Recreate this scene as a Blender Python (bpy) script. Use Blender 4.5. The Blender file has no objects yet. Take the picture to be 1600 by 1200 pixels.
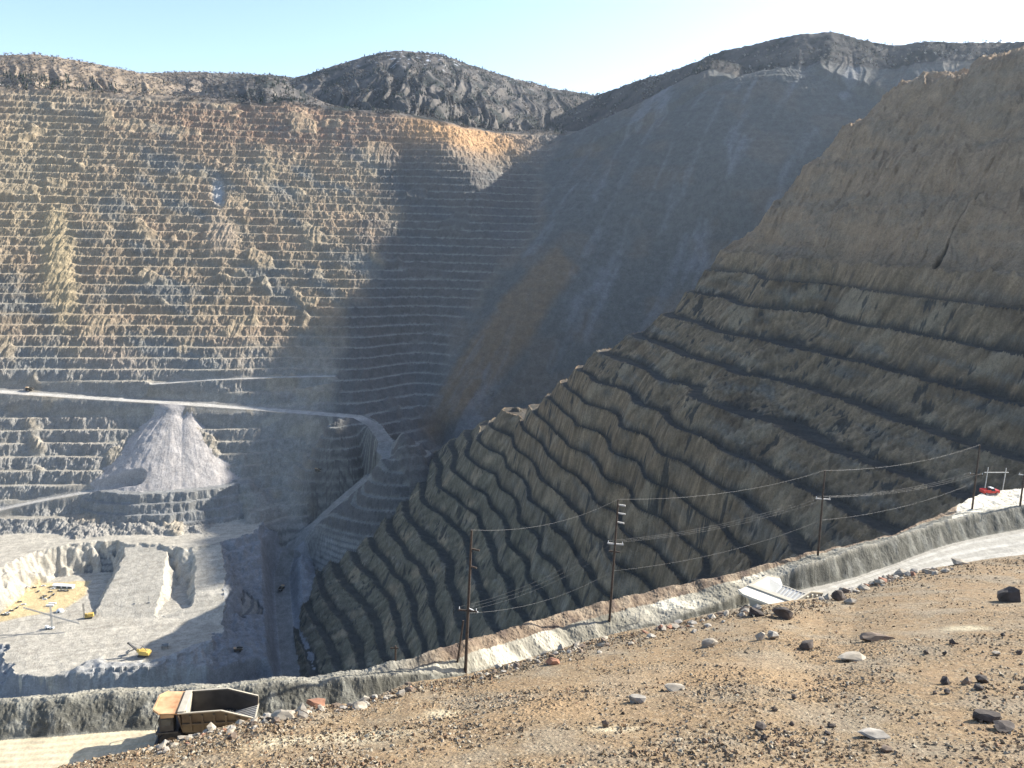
import bpy, bmesh, math, random
import numpy as np
QUICK = False
from mathutils import Vector, Matrix

random.seed(7); HAZE = 1.7e-5; TRUCK1 = (-38.0, 92.0, 190); TRUCK2 = (52.0, 144.0, 224)
R = math.radians
scene = bpy.context.scene
COL = scene.collection

# ------------------------------------------------------------------ camera
FPX, PITCH, ROLL = 1260.0, R(11.2), R(1.5)          # focal length in photo pixels (1600 wide)
_F = np.array([0, math.cos(PITCH), -math.sin(PITCH)])
_R0 = np.array([1.0, 0, 0]); _U0 = np.array([0, math.sin(PITCH), math.cos(PITCH)])
_RT = math.cos(ROLL) * _R0 + math.sin(ROLL) * _U0
_UP = -math.sin(ROLL) * _R0 + math.cos(ROLL) * _U0
cam = bpy.data.cameras.new('camera'); cam_o = bpy.data.objects.new('camera', cam); COL.objects.link(cam_o)
cam.sensor_width = 36.0; cam.lens = 36.0 * FPX / 1600.0
cam.clip_start = 0.5; cam.clip_end = 60000
cam_o.matrix_world = Matrix(((_RT[0], _UP[0], -_F[0], 0), (_RT[1], _UP[1], -_F[1], 0), (_RT[2], _UP[2], -_F[2], 0), (0, 0, 0, 1)))
scene.camera = cam_o

# ------------------------------------------------------------------ daylight
SUN_EL, SUN_AZ = R(28), R(62.5)                        # azimuth clockwise from +Y (view axis)
world = bpy.data.worlds.new('World'); scene.world = world; world.use_nodes = True
wn = world.node_tree.nodes; wl = world.node_tree.links
sky = wn.new('ShaderNodeTexSky'); sky.sky_type = 'NISHITA'; sky.sun_disc = False
sky.sun_elevation = SUN_EL; sky.sun_rotation = SUN_AZ
sky.altitude = 2000; sky.air_density = 1.0; sky.dust_density = 4.0; sky.ozone_density = 1.0
wn['Background'].inputs['Strength'].default_value = 0.125
wl.new(sky.outputs[0], wn['Background'].inputs['Color'])
sun = bpy.data.lights.new('sun', 'SUN'); sun.energy = 5.0; sun.angle = R(0.5); sun.color = (1.0, 0.95, 0.86)
sun_o = bpy.data.objects.new('sun', sun); COL.objects.link(sun_o)
SUN_DIR = np.array([math.sin(SUN_AZ) * math.cos(SUN_EL), math.cos(SUN_AZ) * math.cos(SUN_EL), math.sin(SUN_EL)])
sun_o.rotation_euler = Vector(SUN_DIR).to_track_quat('Z', 'Y').to_euler()
sun_o.location = (800, 300, 900)
scene.view_settings.view_transform = 'Standard'; scene.view_settings.look = 'None'
scene.view_settings.exposure = 1.3; scene.view_settings.gamma = 1.0

# ------------------------------------------------------------------ pixel -> place helpers (used to survey the site)
def ray(px, py):
    px = np.asarray(px, float); py = np.asarray(py, float)
    a = (px - 800) / FPX; b = (600 - py) / FPX
    return _F + a[..., None] * _RT + b[..., None] * _UP
def at_z(px, py, z):
    d = ray(px, py); return d * (np.asarray(z, float) / d[..., 2])[..., None]
def at_d(px, py, D):
    d = ray(px, py); return d * (np.asarray(D, float) / np.hypot(d[..., 0], d[..., 1]))[..., None]

# ------------------------------------------------------------------ noise
def _h(ix, iy, s):
    h = (ix.astype(np.uint32) * np.uint32(374761393) + iy.astype(np.uint32) * np.uint32(668265263) + np.uint32(s * 2654435761 % 4294967296))
    h = (h ^ (h >> np.uint32(13))) * np.uint32(1274126177)
    return h ^ (h >> np.uint32(16))
def noise(x, y, s=0):
    x0 = np.floor(x); y0 = np.floor(y); fx = (x - x0).astype(np.float32); fy = (y - y0).astype(np.float32)
    ix = x0.astype(np.int64) & 0xffffffff; iy = y0.astype(np.int64) & 0xffffffff
    u = fx * fx * fx * (fx * (fx * 6 - 15) + 10); v = fy * fy * fy * (fy * (fy * 6 - 15) + 10)
    def g(i, j):
        a = (_h((ix + i) & 0xffffffff, (iy + j) & 0xffffffff, s) & np.uint32(1023)).astype(np.float32) * np.float32(2 * math.pi / 1024)
        return np.cos(a) * (fx - i) + np.sin(a) * (fy - j)
    n = (g(0, 0) * (1 - u) + g(1, 0) * u) * (1 - v) + (g(0, 1) * (1 - u) + g(1, 1) * u) * v
    return n * 1.5
def fbm(x, y, s=0, o=4, gain=0.5):
    t = 0; a = 1.0; f = 1.0
    for k in range(o):
        t = t + a * noise(x * f, y * f, s + k * 17); a *= gain; f *= 2.03
    return t
def ridged(x, y, s=0, o=3):
    t = 0; a = 1.0; f = 1.0
    for k in range(o):
        t = t + a * (1 - 2 * np.abs(noise(x * f, y * f, s + k * 13))); a *= 0.5; f *= 2.1
    return t
def sstep(a, b, x):
    t = np.clip((x - a) / (b - a), 0, 1); return t * t * (3 - 2 * t)

# ------------------------------------------------------------------ surfaces through surveyed points
class TPS:
    def __init__(s, pts, lam=1e-4):
        p = np.asarray(pts, float)
        s.u = np.column_stack([np.arctan2(p[:, 0], p[:, 1]), np.log(np.hypot(p[:, 0], p[:, 1]))])
        n = len(p); K = s.k(s.u, s.u) + lam * np.eye(n)
        P = np.column_stack([np.ones(n), s.u])
        A = np.block([[K, P], [P.T, np.zeros((3, 3))]])
        s.w = np.linalg.solve(A, np.concatenate([p[:, 2], np.zeros(3)]))
    def k(s, a, b):
        r2 = ((a[:, None, :] - b[None, :, :]) ** 2).sum(2) + 1e-12
        return 0.5 * r2 * np.log(r2)
    def __call__(s, th, lr):
        q = np.column_stack([th.ravel(), lr.ravel()]); out = np.empty(len(q))
        for i in range(0, len(q), 20000):
            c = q[i:i + 20000]
            out[i:i + 20000] = s.k(c, s.u) @ s.w[:-3] + s.w[-3] + c @ s.w[-2:]
        return out.reshape(th.shape)
def poly_sd(poly, X, Y):
    """signed distance to a plan polygon, positive inside"""
    d2 = np.full(X.shape, 1e18); ins = np.zeros(X.shape, bool); n = len(poly)
    for i in range(n):
        ax, ay = poly[i][:2]; bx, by = poly[(i + 1) % n][:2]
        ex, ey = bx - ax, by - ay
        t = np.clip(((X - ax) * ex + (Y - ay) * ey) / (ex * ex + ey * ey + 1e-9), 0, 1)
        d2 = np.minimum(d2, (X - ax - t * ex) ** 2 + (Y - ay - t * ey) ** 2)
        if abs(by - ay) > 1e-9:
            c = ((ay > Y) != (by > Y)) & (X < (bx - ax) * (Y - ay) / (by - ay) + ax); ins ^= c
    return np.where(ins, 1, -1) * np.sqrt(d2)
def line_dist(pl, X, Y):
    """distance to a plan polyline and the polyline's height at the nearest point"""
    d2 = np.full(X.shape, 1e18); z = np.zeros(X.shape)
    for (ax, ay, az), (bx, by, bz) in zip(pl[:-1], pl[1:]):
        ex, ey = bx - ax, by - ay
        t = np.clip(((X - ax) * ex + (Y - ay) * ey) / (ex * ex + ey * ey + 1e-9), 0, 1)
        q = (X - ax - t * ex) ** 2 + (Y - ay - t * ey) ** 2
        m = q < d2; d2 = np.where(m, q, d2); z = np.where(m, az + t * (bz - az), z)
    return np.sqrt(d2), z

# ------------------------------------------------------------------ mesh helpers
def tag(o, label=None, cat=None, group=None, kind=None):
    if label: o['label'] = label
    if cat: o['category'] = cat
    if group: o['group'] = group
    if kind: o['kind'] = kind
    return o
def np_mesh(name, verts, quads, mat, col=None, smooth=False, extra=None):
    verts = np.ascontiguousarray(verts, np.float32); quads = np.ascontiguousarray(quads, np.int32)
    me = bpy.data.meshes.new(name); k = quads.shape[1]
    me.vertices.add(len(verts)); me.vertices.foreach_set('co', verts.ravel())
    me.loops.add(quads.size); me.loops.foreach_set('vertex_index', quads.ravel())
    me.polygons.add(len(quads)); me.polygons.foreach_set('loop_start', np.arange(0, quads.size, k, dtype=np.int32))
    if smooth: me.polygons.foreach_set('use_smooth', np.ones(len(quads), bool))
    else: me.polygons.foreach_set('use_smooth', np.zeros(len(quads), bool))
    if col is not None:
        a = me.attributes.new('col', 'FLOAT_COLOR', 'POINT')
        a.data.foreach_set('color', np.column_stack([col, np.ones(len(col))]).astype(np.float32).ravel())
    me.materials.append(mat); me.update(calc_edges=True)
    o = bpy.data.objects.new(name, me); COL.objects.link(o); return o
def grid_quads(ni, nj, mask=None):
    i, j = np.meshgrid(np.arange(ni - 1), np.arange(nj - 1), indexing='ij')
    a = i * nj + j
    q = np.stack([a, a + 1, a + nj + 1, a + nj], -1)
    return q.reshape(-1, 4) if mask is None else q[mask]
def sub_mesh(V, quads, C):
    u, inv = np.unique(quads.ravel(), return_inverse=True)
    return V[u], inv.reshape(quads.shape), C[u]

# ------------------------------------------------------------------ materials
def terrain_mat(name, scales, bump, amt=0.25, rough=0.95):
    m = bpy.data.materials.new(name); m.use_nodes = True; n = m.node_tree.nodes; l = m.node_tree.links
    b = n['Principled BSDF']; b.inputs['Roughness'].default_value = rough; b.inputs['Specular IOR Level'].default_value = 0.15
    at = n.new('ShaderNodeAttribute'); at.attribute_name = 'col'
    geo = n.new('ShaderNodeNewGeometry')
    prev = at.outputs['Color']; hsum = None
    for k, s in enumerate(scales):
        t = n.new('ShaderNodeTexNoise'); t.inputs['Scale'].default_value = s; t.inputs['Detail'].default_value = 6; t.inputs['Roughness'].default_value = 0.65
        l.new(geo.outputs['Position'], t.inputs['Vector'])
        mr = n.new('ShaderNodeMapRange'); mr.inputs['From Min'].default_value = 0.3; mr.inputs['From Max'].default_value = 0.7
        mr.inputs['To Min'].default_value = 1 - amt; mr.inputs['To Max'].default_value = 1 + amt
        l.new(t.outputs['Fac'], mr.inputs['Value'])
        mx = n.new('ShaderNodeVectorMath'); mx.operation = 'SCALE'
        l.new(prev, mx.inputs[0]); l.new(mr.outputs[0], mx.inputs['Scale']); prev = mx.outputs[0]
        if hsum is None: hsum = t.outputs['Fac']
        else:
            ad = n.new('ShaderNodeMath'); ad.operation = 'ADD'; l.new(hsum, ad.inputs[0]); l.new(t.outputs['Fac'], ad.inputs[1]); hsum = ad.outputs[0]
    l.new(prev, b.inputs['Base Color'])
    bp = n.new('ShaderNodeBump'); bp.inputs['Strength'].default_value = bump[0]; bp.inputs['Distance'].default_value = bump[1]
    l.new(hsum, bp.inputs['Height']); l.new(bp.outputs[0], b.inputs['Normal'])
    return m
# ================================================================== THE PIT: one surveyed height field on a polar grid
LEV = [(-38, 'A'), (-64, 'B'), (-98, 'C'), (-132, 'D'), (-164, 'E'), (-192, 'F'), (-222, 'G'), (-252, 'H'), (-283, 'I'), (-315, 'J'), (-347, 'K'), (-380, 'L'), (-413, 'M'), (-446, 'N'), (-480, 'O'), (-513, 'P'), (-546, 'Q'), (-580, 'R'), (-612, 'S'), (-644, 'T'), (-672, 'U'), (-698, 'V'), (-722, 'W')]
ZL = {k: z for z, k in LEV}
BENCH = {
 'B': [(1165, 428), (1281, 444), (1438, 466), (1600, 488), (1750, 508)],
 'C': [(1095, 452), (1145, 474), (1281, 493), (1381, 516), (1600, 560), (1750, 590)],
 'D': [(1040, 495), (1100, 510), (1206, 542), (1394, 584), (1600, 640), (1750, 680)],
 'E': [(990, 525), (1075, 562), (1206, 595), (1337, 636), (1469, 684), (1600, 725)],
 'F': [(950, 555), (974, 564), (1075, 606), (1206, 662), (1320, 715), (1447, 759)],
 'G': [(900, 580), (920, 595), (1031, 654), (1119, 702), (1206, 746), (1294, 785), (1377, 829)],
 'H': [(865, 592), (900, 632), (957, 667), (1031, 715), (1119, 763), (1206, 820), (1232, 859)],
 'I': [(835, 606), (860, 630), (900, 662), (966, 715), (1053, 776), (1119, 820), (1180, 872)],
 'J': [(814, 616), (835, 648), (887, 690), (940, 739), (1031, 807), (1097, 864)],
 'K': [(793, 630), (812, 660), (850, 700), (900, 742), (966, 800), (1031, 865)],
 'L': [(772, 641), (779, 655), (800, 683), (831, 721), (870, 767), (905, 805), (940, 844), (990, 900)],
 'M': [(752, 655), (752, 672), (762, 705), (790, 735), (820, 780), (850, 825), (900, 885), (930, 920)],
 'N': [(733, 672), (733, 690), (740, 725), (775, 742), (800, 774), (835, 835), (870, 890), (890, 930)],
 'O': [(714, 684), (705, 706), (706, 739), (733, 762), (764, 790), (795, 835), (825, 890), (850, 940)],
 'P': [(690, 702), (676, 722), (682, 762), (716, 783), (746, 808), (760, 850), (790, 910), (810, 960)],
 'Q': [(662, 722), (648, 745), (655, 780), (690, 806), (716, 835), (730, 870), (750, 930), (765, 985)],
 'R': [(640, 742), (625, 765), (630, 808), (656, 845), (682, 870), (697, 915), (710, 960), (722, 1000)],
 'S': [(612, 765), (600, 790), (605, 835), (630, 875), (655, 900), (668, 940), (682, 1000), (690, 1020)],
 'T': [(585, 790), (573, 820), (578, 856), (605, 885), (632, 910), (645, 950), (660, 1010)],
 'U': [(560, 815), (547, 845), (555, 880), (580, 905), (600, 930), (618, 975), (632, 1020)],
 'V': [(535, 840), (520, 870), (527, 905), (552, 935), (572, 960), (588, 1000), (600, 1035)],
 'W': [(508, 862), (493, 895), (500, 935), (522, 962), (540, 990), (555, 1040)],
}
rp = []
for k, pts in BENCH.items():
    a = np.array(pts, float)
    for p in at_z(a[:, 0], a[:, 1], ZL[k]): rp.append(p)
    if True:                                             # the far side of the nose falls away
        p = at_z(a[:1, 0], a[:1, 1], ZL[k])[0]; d = np.hypot(p[0], p[1]); th = math.atan2(p[0], p[1])
        for dd, dt, dz in ((150, -0.015, -130), (420, -0.03, -400)):
            rp.append((math.sin(th + dt) * (d + dd), math.cos(th + dt) * (d + dd), p[2] + dz))
near = []
for k in 'CDEFGHIJK':
    a = np.array(BENCH[k][-2:], float); near += list(at_z(a[:, 0], a[:, 1], ZL[k]))
near = np.array(near); pf = np.linalg.lstsq(np.column_stack([near[:, :2], np.ones(len(near))]), near[:, 2], rcond=None)[0]
for k in 'DEFGHIJK':
    p = at_z(np.array([BENCH[k][-1][0]]), np.array([BENCH[k][-1][1]]), ZL[k])[0]; e = np.array([pf[1], -pf[0]]); e = e / np.hypot(*e) * (1 if -pf[0] * 0 + (e[1] < 0) else -1)
    for s_ in (140, 280, 420):
        q = p[:2] + e * s_
        if q[1] > 150: rp.append((q[0], q[1], q[0] * pf[0] + q[1] * pf[1] + pf[2]))
for px, py, D, bk in [(1144, 374, 1350, 0), (1250, 390, 1120, 0), (1400, 415, 985, 0), (1600, 449, 850, 0), (1750, 475, 775, 0), (1200, 362, 1400, 1), (1240, 320, 1430, 1), (1290, 270, 1450, 1), (1362, 208, 1450, 1), (1425, 163, 1420, 1), (1490, 130, 1370, 1), (1550, 102, 1300, 1), (1600, 78, 1220, 1), (1750, 45, 1110, 1),
                  (1310, 335, 1190, 0), (1400, 290, 1100, 0), (1500, 235, 1110, 0), (1600, 290, 990, 0), (1500, 375, 960, 0), (1300, 375, 1120, 0), (1600, 400, 890, 0), (1450, 190, 1240, 0), (1600, 180, 1095, 0), (1750, 300, 880, 0), (1750, 150, 990, 0), (1750, 400, 815, 0)]:
    p = at_d(px, py, D); rp.append(p)
    if bk:
        th = math.atan2(p[0], p[1])
        for dd, dz in ((130, -110), (420, -400)):
            rp.append((math.sin(th) * (D + dd), math.cos(th) * (D + dd), p[2] + dz))
for deg, D, z in [(58, 700, 40), (58, 860, 150), (58, 1000, 200), (58, 1500, 0), (48, 1000, 230), (48, 1400, -50),
                  (0, 700, -700), (-8, 1000, -760),
                  (-16, 1200, -800), (-22, 1000, -860), (-22, 1400, -900), (-22, 1800, -950), (-35, 1500, -1100), (-14, 1750, -850), (-10, 2000, -850), (-6, 2300, -900), (-20, 2500, -1100), (-35, 2500, -1200), (0, 2600, -700), (8, 2700, -500), (15, 2300, -700), (22, 2300, -700), (30, 2100, -600), (40, 2200, -500)]:
    rp.append((math.sin(R(deg)) * D, math.cos(R(deg)) * D, z))
TR = TPS(rp, 6e-4)

# far terrain
def wall_pt(px, py, k=0.8, y0=1680, s=0.15, x0=-200, z0=-640):
    d = ray(px, py); t = (z0 - k * y0 + k * s * x0) / (d[2] - k * d[1] + k * s * d[0]); return d * t
def wall2_pt(px, py): return wall_pt(px, py, 1.0, 2474, -0.15, -240, 0.0)
fp = []
for px in (-260, -120, 0, 130, 260, 390, 500):
    for py in (195, 250, 330, 420, 520, 600, 690, 760, 800): fp.append(wall_pt(px, py))
for py in (235, 300, 380, 460, 540, 600): fp.append(wall_pt(640 - (py - 235) * .21, py)); fp.append(wall2_pt(690 if py < 470 else 655, py))
for px, py in ((700, 300), (700, 380), (700, 460), (685, 520), (750, 300), (745, 360)): fp.append(wall2_pt(px, py))
for px, py, z in [(560, 652, -452), (585, 665, -462), (603, 690, -485), (598, 715, -505), (575, 745, -550), (520, 792, -610), (480, 830, -660), (450, 862, -700), (440, 900, -738), (443, 950, -760), (448, 1000, -775), (455, 1060, -788),
                  (640, 655, -480), (665, 672, -505), (690, 690, -535), (640, 700, -535), (625, 730, -575), (590, 775, -620), (545, 815, -665), (500, 850, -710), (470, 900, -748), (475, 960, -768), (490, 1040, -788),
                  (520, 665, -455), (540, 690, -490), (545, 720, -530), (525, 750, -570), (490, 780, -610), (450, 805, -638), (470, 720, -545), (420, 700, -520), (400, 760, -590), (440, 770, -606), (380, 810, -640), (420, 840, -668), (400, 880, -690), (380, 940, -708), (390, 1000, -735), (365, 1040, -738),
                  (-200, 1100, -724), (0, 1100, -724), (150, 1095, -724), (300, 1085, -728), (400, 1065, -755), (-100, 1160, -735), (200, 1160, -735), (450, 1150, -770), (40, 1078, -716), (150, 1075, -716), (250, 1066, -718), (335, 1040, -722),
                  ]:
    fp.append(at_z(px, py, z))
for px, py in ((100, 900), (200, 900), (300, 900), (50, 1000), (200, 1000), (300, 970), (-150, 900), (-150, 1000)):
    p = at_z(px, py, -690); fp.append((p[0], p[1], -712))
for px in (-250, -120, 0, 120, 240, 330): fp.append(at_z(px, 858, -652))
rim_pts = [wall_pt(px, py) for px, py in ((-300, 138), (-150, 138), (0, 142), (100, 143), (170, 150), (250, 155), (300, 158), (450, 160), (560, 177))] + [wall_pt(620, 183)]
fp += rim_pts
rim_pts = rim_pts + list(at_d([700, 760, 860], [195, 205, 208], [2900, 3050, 3150]))
RIM_A = [math.degrees(math.atan2(p[0], p[1])) for p in rim_pts] + [10, 22, 60]; RIM_D = [math.hypot(p[0], p[1]) for p in rim_pts] + [3000, 2980, 2950]
for px, py, D in [(700, 660, 1960), (760, 630, 2000), (830, 590, 2060), (900, 550, 2110), (980, 500, 2180), (1060, 450, 2260), (1130, 400, 2330),
                  (720, 560, 2090), (790, 500, 2160), (870, 440, 2250), (960, 390, 2360), (1060, 330, 2420), (1160, 290, 2430),
                  (745, 480, 2230), (800, 400, 2360), (870, 340, 2480), (960, 290, 2560), (1080, 230, 2580), (1190, 200, 2620), (1280, 170, 2700),
                  (790, 330, 2560), (830, 270, 2760), (870, 235, 2900), (950, 215, 2880), (1050, 170, 2820), (1140, 130, 2830), (1220, 110, 2860), (1330, 130, 2860), (1400, 150, 2880),
                  (700, 195, 2900), (760, 205, 3050), (820, 208, 3150), (860, 208, 3200), (740, 250, 2720), (790, 265, 2780),
                  (1450, 130, 2920), (1600, 128, 2850), (1750, 170, 2900)]:
    p = at_d(px, py, D); fp.append(p)
for p in rim_pts:                                        # rough ground behind the rim, the hills rise from it
    D = math.hypot(p[0], p[1])
    for f, dz in ((1.05, 18), (1.25, 10), (1.7, -60)): fp.append((p[0] * f, p[1] * f, p[2] + dz))
for px, D, z in [(1000, 3300, 380), (1150, 3300, 430), (1350, 3300, 450), (1550, 3250, 430), (1000, 5000, 300), (1300, 5000, 400), (1600, 5000, 400)]:
    q = at_d(px, 300, D); fp.append((q[0], q[1], z))
for deg, D, z in [(45, 3000, 650), (45, 2500, 300), (60, 2500, 400), (60, 3300, 700), (30, 2300, -50), (30, 1800, -300), (20, 1700, -450), (10, 1600, -650), (25, 1100, -600), (45, 1500, -200), (45, 900, -500), (60, 1500, -100), (60, 800, -400),
                  (5, 1300, -800), (0, 1200, -850), (0, 1000, -900), (-6, 1500, -800), (20, 800, -800), (-20, 900, -850), (-38, 900, -800), (-45, 1500, -690), (-45, 2200, -200), (-45, 3000, 420), (-45, 3800, 800)]:
    fp.append((math.sin(R(deg)) * D, math.cos(R(deg)) * D, z))
TF = TPS(fp, 1e-5)

# polar grid
tha = np.concatenate([np.linspace(-46, -34.6, 40, endpoint=False), np.linspace(-34.6, 34.6, 1330, endpoint=False), np.linspace(34.6, 60, 90)])
tha = np.radians(tha)
ra = np.concatenate([np.linspace(440, 620, 40, endpoint=False), np.linspace(620, 2100, 620, endpoint=False), np.linspace(2100, 3050, 330, endpoint=False), np.linspace(3050, 4700, 240, endpoint=False), np.linspace(4700, 6500, 40)])
if QUICK: tha = tha[::3]; ra = ra[::2]
TH, RR = np.meshgrid(tha, ra, indexing='ij'); X = np.sin(TH) * RR; Y = np.cos(TH) * RR
def coarse(tps):                                         # solve coarsely, interpolate finely
    ct = np.linspace(tha[0], tha[-1], 330); cl = np.linspace(math.log(ra[0]), math.log(ra[-1]), 300)
    a, b = np.meshgrid(ct, cl, indexing='ij'); Z = tps(a, b)
    ui = (tha - ct[0]) / (ct[1] - ct[0]); vi = (np.log(ra) - cl[0]) / (cl[1] - cl[0])
    def w(u, n):                                         # cubic convolution weights
        i = np.clip(np.floor(u).astype(int), 1, n - 3); f = u - i
        return i, np.stack([-.5 * f + f * f - .5 * f ** 3, 1 - 2.5 * f * f + 1.5 * f ** 3, .5 * f + 2 * f * f - 1.5 * f ** 3, -.5 * f * f + .5 * f ** 3])
    i, wi = w(ui, len(ct)); j, wj = w(vi, len(cl))
    T = sum(wi[k][:, None] * Z[i - 1 + k] for k in range(4))
    return sum(wj[k][None, :] * T[:, j - 1 + k] for k in range(4))
ZR0 = coarse(TR); ZF0 = coarse(TF)

# ---- flats of the pit bottom
def zpoly(pts, z): a = np.array(pts, float); return at_z(a[:, 0], a[:, 1], z)
up_poly = zpoly([(-300, 795), (0, 795), (330, 785), (395, 785), (420, 805), (395, 832), (345, 848), (290, 856), (205, 848), (170, 845), (110, 850), (60, 860), (20, 876), (-20, 905), (-300, 960)], -640)
low_poly = zpoly([(-300, 985), (0, 1003), (13, 1008), (9, 1028), (26, 1050), (61, 1060), (150, 1052), (240, 1046), (300, 1025), (330, 1000), (345, 960), (345, 900), (330, 850), (200, 830), (-300, 830)], -690)
ramp_poly = zpoly([(206, 846), (255, 850), (262, 870), (255, 905), (240, 945), (230, 968), (128, 972), (139, 946), (167, 911), (195, 877)], -662)
ramp2_poly = zpoly([(300, 850), (345, 850), (352, 900), (345, 965), (250, 968), (258, 940), (300, 930), (308, 890)], -662)
gx = (X > -1400) & (X < 100) & (Y > 900) & (Y < 2000)
zfl = np.full(X.shape, -1e4); sdu = np.full(X.shape, -1e4); sdl = sdu.copy(); sdr = sdu.copy()
xs, ys = X[gx], Y[gx]
wob = 7 * noise(xs / 40, ys / 40, 4) + 6 * noise(xs / 18, ys / 18, 5) + 3 * noise(xs / 8, ys / 8, 6)
a_, b_ = poly_sd(up_poly, xs, ys) + wob, poly_sd(low_poly, xs, ys) + wob * 1.5
c_ = np.maximum(poly_sd(ramp_poly, xs, ys), poly_sd(ramp2_poly, xs, ys)) + wob * 0.6
yt = at_z(200, 850, -645)[1]; yb = at_z(200, 965, -690)[1]
zr_ = -690 + 48 * np.clip((ys - yb) / (yt - yb), 0, 1)
z_ = np.maximum(np.maximum(-640 + (1.5 - .85 * sstep(-680, -600, xs)) * np.minimum(a_, 0), -690 + (1.05 - .55 * sstep(-530, -450, xs)) * np.minimum(b_, 0)), zr_ + 1.5 * np.minimum(c_, 0))
rub_poly = zpoly([(85, 1059), (125, 1040), (156, 1026), (180, 1036), (238, 1035), (297, 1012), (330, 1004), (335, 1025), (300, 1045), (200, 1056)], -690)
r_ = poly_sd(rub_poly, xs, ys) + wob
md_ = 7 * sstep(-6, 12, r_) * (0.75 + 0.6 * noise(xs / 14, ys / 14, 8)); z_ = z_ + md_
zfl[gx] = z_; rubm = np.zeros(X.shape); rubm[gx] = sstep(-3, 5, r_); sdu[gx] = a_; sdl[gx] = b_; sdr[gx] = c_

# ---- haul roads cut into the walls
def pl_z(pts): a = np.array(pts, float); return at_z(a[:, 0], a[:, 1], a[:, 2])
def pl_wall(pts): return np.array([wall_pt(*p) for p in pts])
road1 = np.vstack([pl_wall([(-150, 600), (0, 612), (130, 621), (260, 629), (390, 638), (480, 645)]), pl_z([(560, 652, -452), (585, 665, -462), (603, 690, -485), (598, 715, -507), (575, 745, -552), (520, 792, -612), (480, 830, -662), (450, 862, -700), (440, 900, -738), (443, 950, -760), (448, 1000, -775), (455, 1060, -788), (470, 1120, -800)])])
road2 = pl_wall([(-100, 800), (0, 796), (60, 783), (130, 770), (185, 765), (215, 766)])
road3 = pl_wall([(240, 600), (330, 594), (420, 590), (520, 588)])
road4 = pl_z([(-150, 1108, -724), (0, 1100, -724), (60, 1104, -724), (200, 1100, -726), (330, 1086, -732), (410, 1066, -757)])

# ---- benches
lv = np.array([z for z, k in LEV][::-1]); lv = np.concatenate([np.arange(lv[0] - 24 * 10, lv[0], 24), lv])
def stair(k, flat, lip=0.08):
    i = np.floor(k); f = k - i
    return i + np.where(f < flat, f * lip / flat, lip + (1 - lip) * (f - flat) / (1 - flat)), f
big = fbm(X / 260, Y / 260, 3, 4); mid = fbm(X / 60, Y / 60, 9, 3); small = fbm(X / 14, Y / 14, 21, 3)
spur = ridged(X / 55 + 0.3 * mid, Y / 75, 31, 3)
# right wall
mid2 = fbm(X / 55 + ZR0 / 37, Y / 55 - ZR0 / 29, 39, 3)
tiny = fbm(X / 5, Y / 5, 23, 2)
w = ZR0 + 4 * big + 1.5 * mid2 + 1.4 * small + .8 * tiny
kr = np.interp(w, lv, np.arange(len(lv)))
kr = np.where(w > lv[-1], len(lv) - 1 + (w - lv[-1]) / 60, kr)
flatR = np.clip(0.44 + 0.1 * noise(X / 90, Y / 90, 41) + 0.05 * small, 0.2, 0.6)
kk, fR = stair(kr, flatR, 0.02)
zst = np.interp(kk, np.arange(len(lv)), lv); zst = np.where(kk > len(lv) - 1, lv[-1] + (kk - len(lv) + 1) * 60, zst)
upR = sstep(-70, 10, ZR0)
benR = 1 - 0.6 * upR
Z_R0 = ZR0
faceR = (1 - (fR < flatR) * benR)
jn_ = ridged((Y + .35 * X) / 9 + .3 * small, ZR0 / 70, 43, 3)
ZR = faceR * 1.1 * jn_ + (ZR0 + 4 * big * 0) * (1 - benR) + zst * benR + (1 - (fR < flatR) * benR * 0.8) * (1.3 * spur + 1.1 * small + .7 * tiny + 0.8 * mid) + upR * (5 * mid + 9 * ridged((.43 * X - .9 * Y) / 34 + .4 * mid, (.9 * X + .43 * Y) / 230, 33, 4) + 2 * small + tiny)
joint = sstep(.25, .9, ridged((Y + .35 * X) / 8 + .3 * small, Z_R0 / 70, 43, 3))
ledgeR = np.where(fR < flatR, 1.0, sstep(flatR + .10 + .10 * mid + .14 * small, flatR, fR)) * sstep(-.02, .10, fR + .03 * small) * benR  # ledge mask: dark rubble and berm shade both go into the colour
# cracks and gullies down the upper right slope
def hit_on(G, px, py, rmin=640):
    d = ray(px, py); t = math.atan2(d[0], d[1]); h = math.hypot(d[0], d[1]); i = int(np.argmin(np.abs(tha - t)))
    m = G[i] > ra * d[2] / h; m[ra < rmin] = False; k = int(np.argmax(m)); return (math.sin(t) * ra[k], math.cos(t) * ra[k], float(G[i][k]))
crack = np.zeros(X.shape)
for pl, wd, dp in (([(1538, 305), (1520, 328), (1500, 350), (1482, 378), (1464, 410)], 4.5, 9), ([(1450, 262), (1425, 280), (1395, 315), (1380, 335)], 8, 1.5)):
    d_, _z = line_dist([hit_on(ZR0, *q) for q in pl], X, Y); d_ = d_ + 2.5 * mid + 1.5 * small
    g_ = 1 - sstep(wd * .4, wd, d_); ZR = ZR - dp * g_; crack = np.maximum(crack, g_ * dp / 9)
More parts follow.
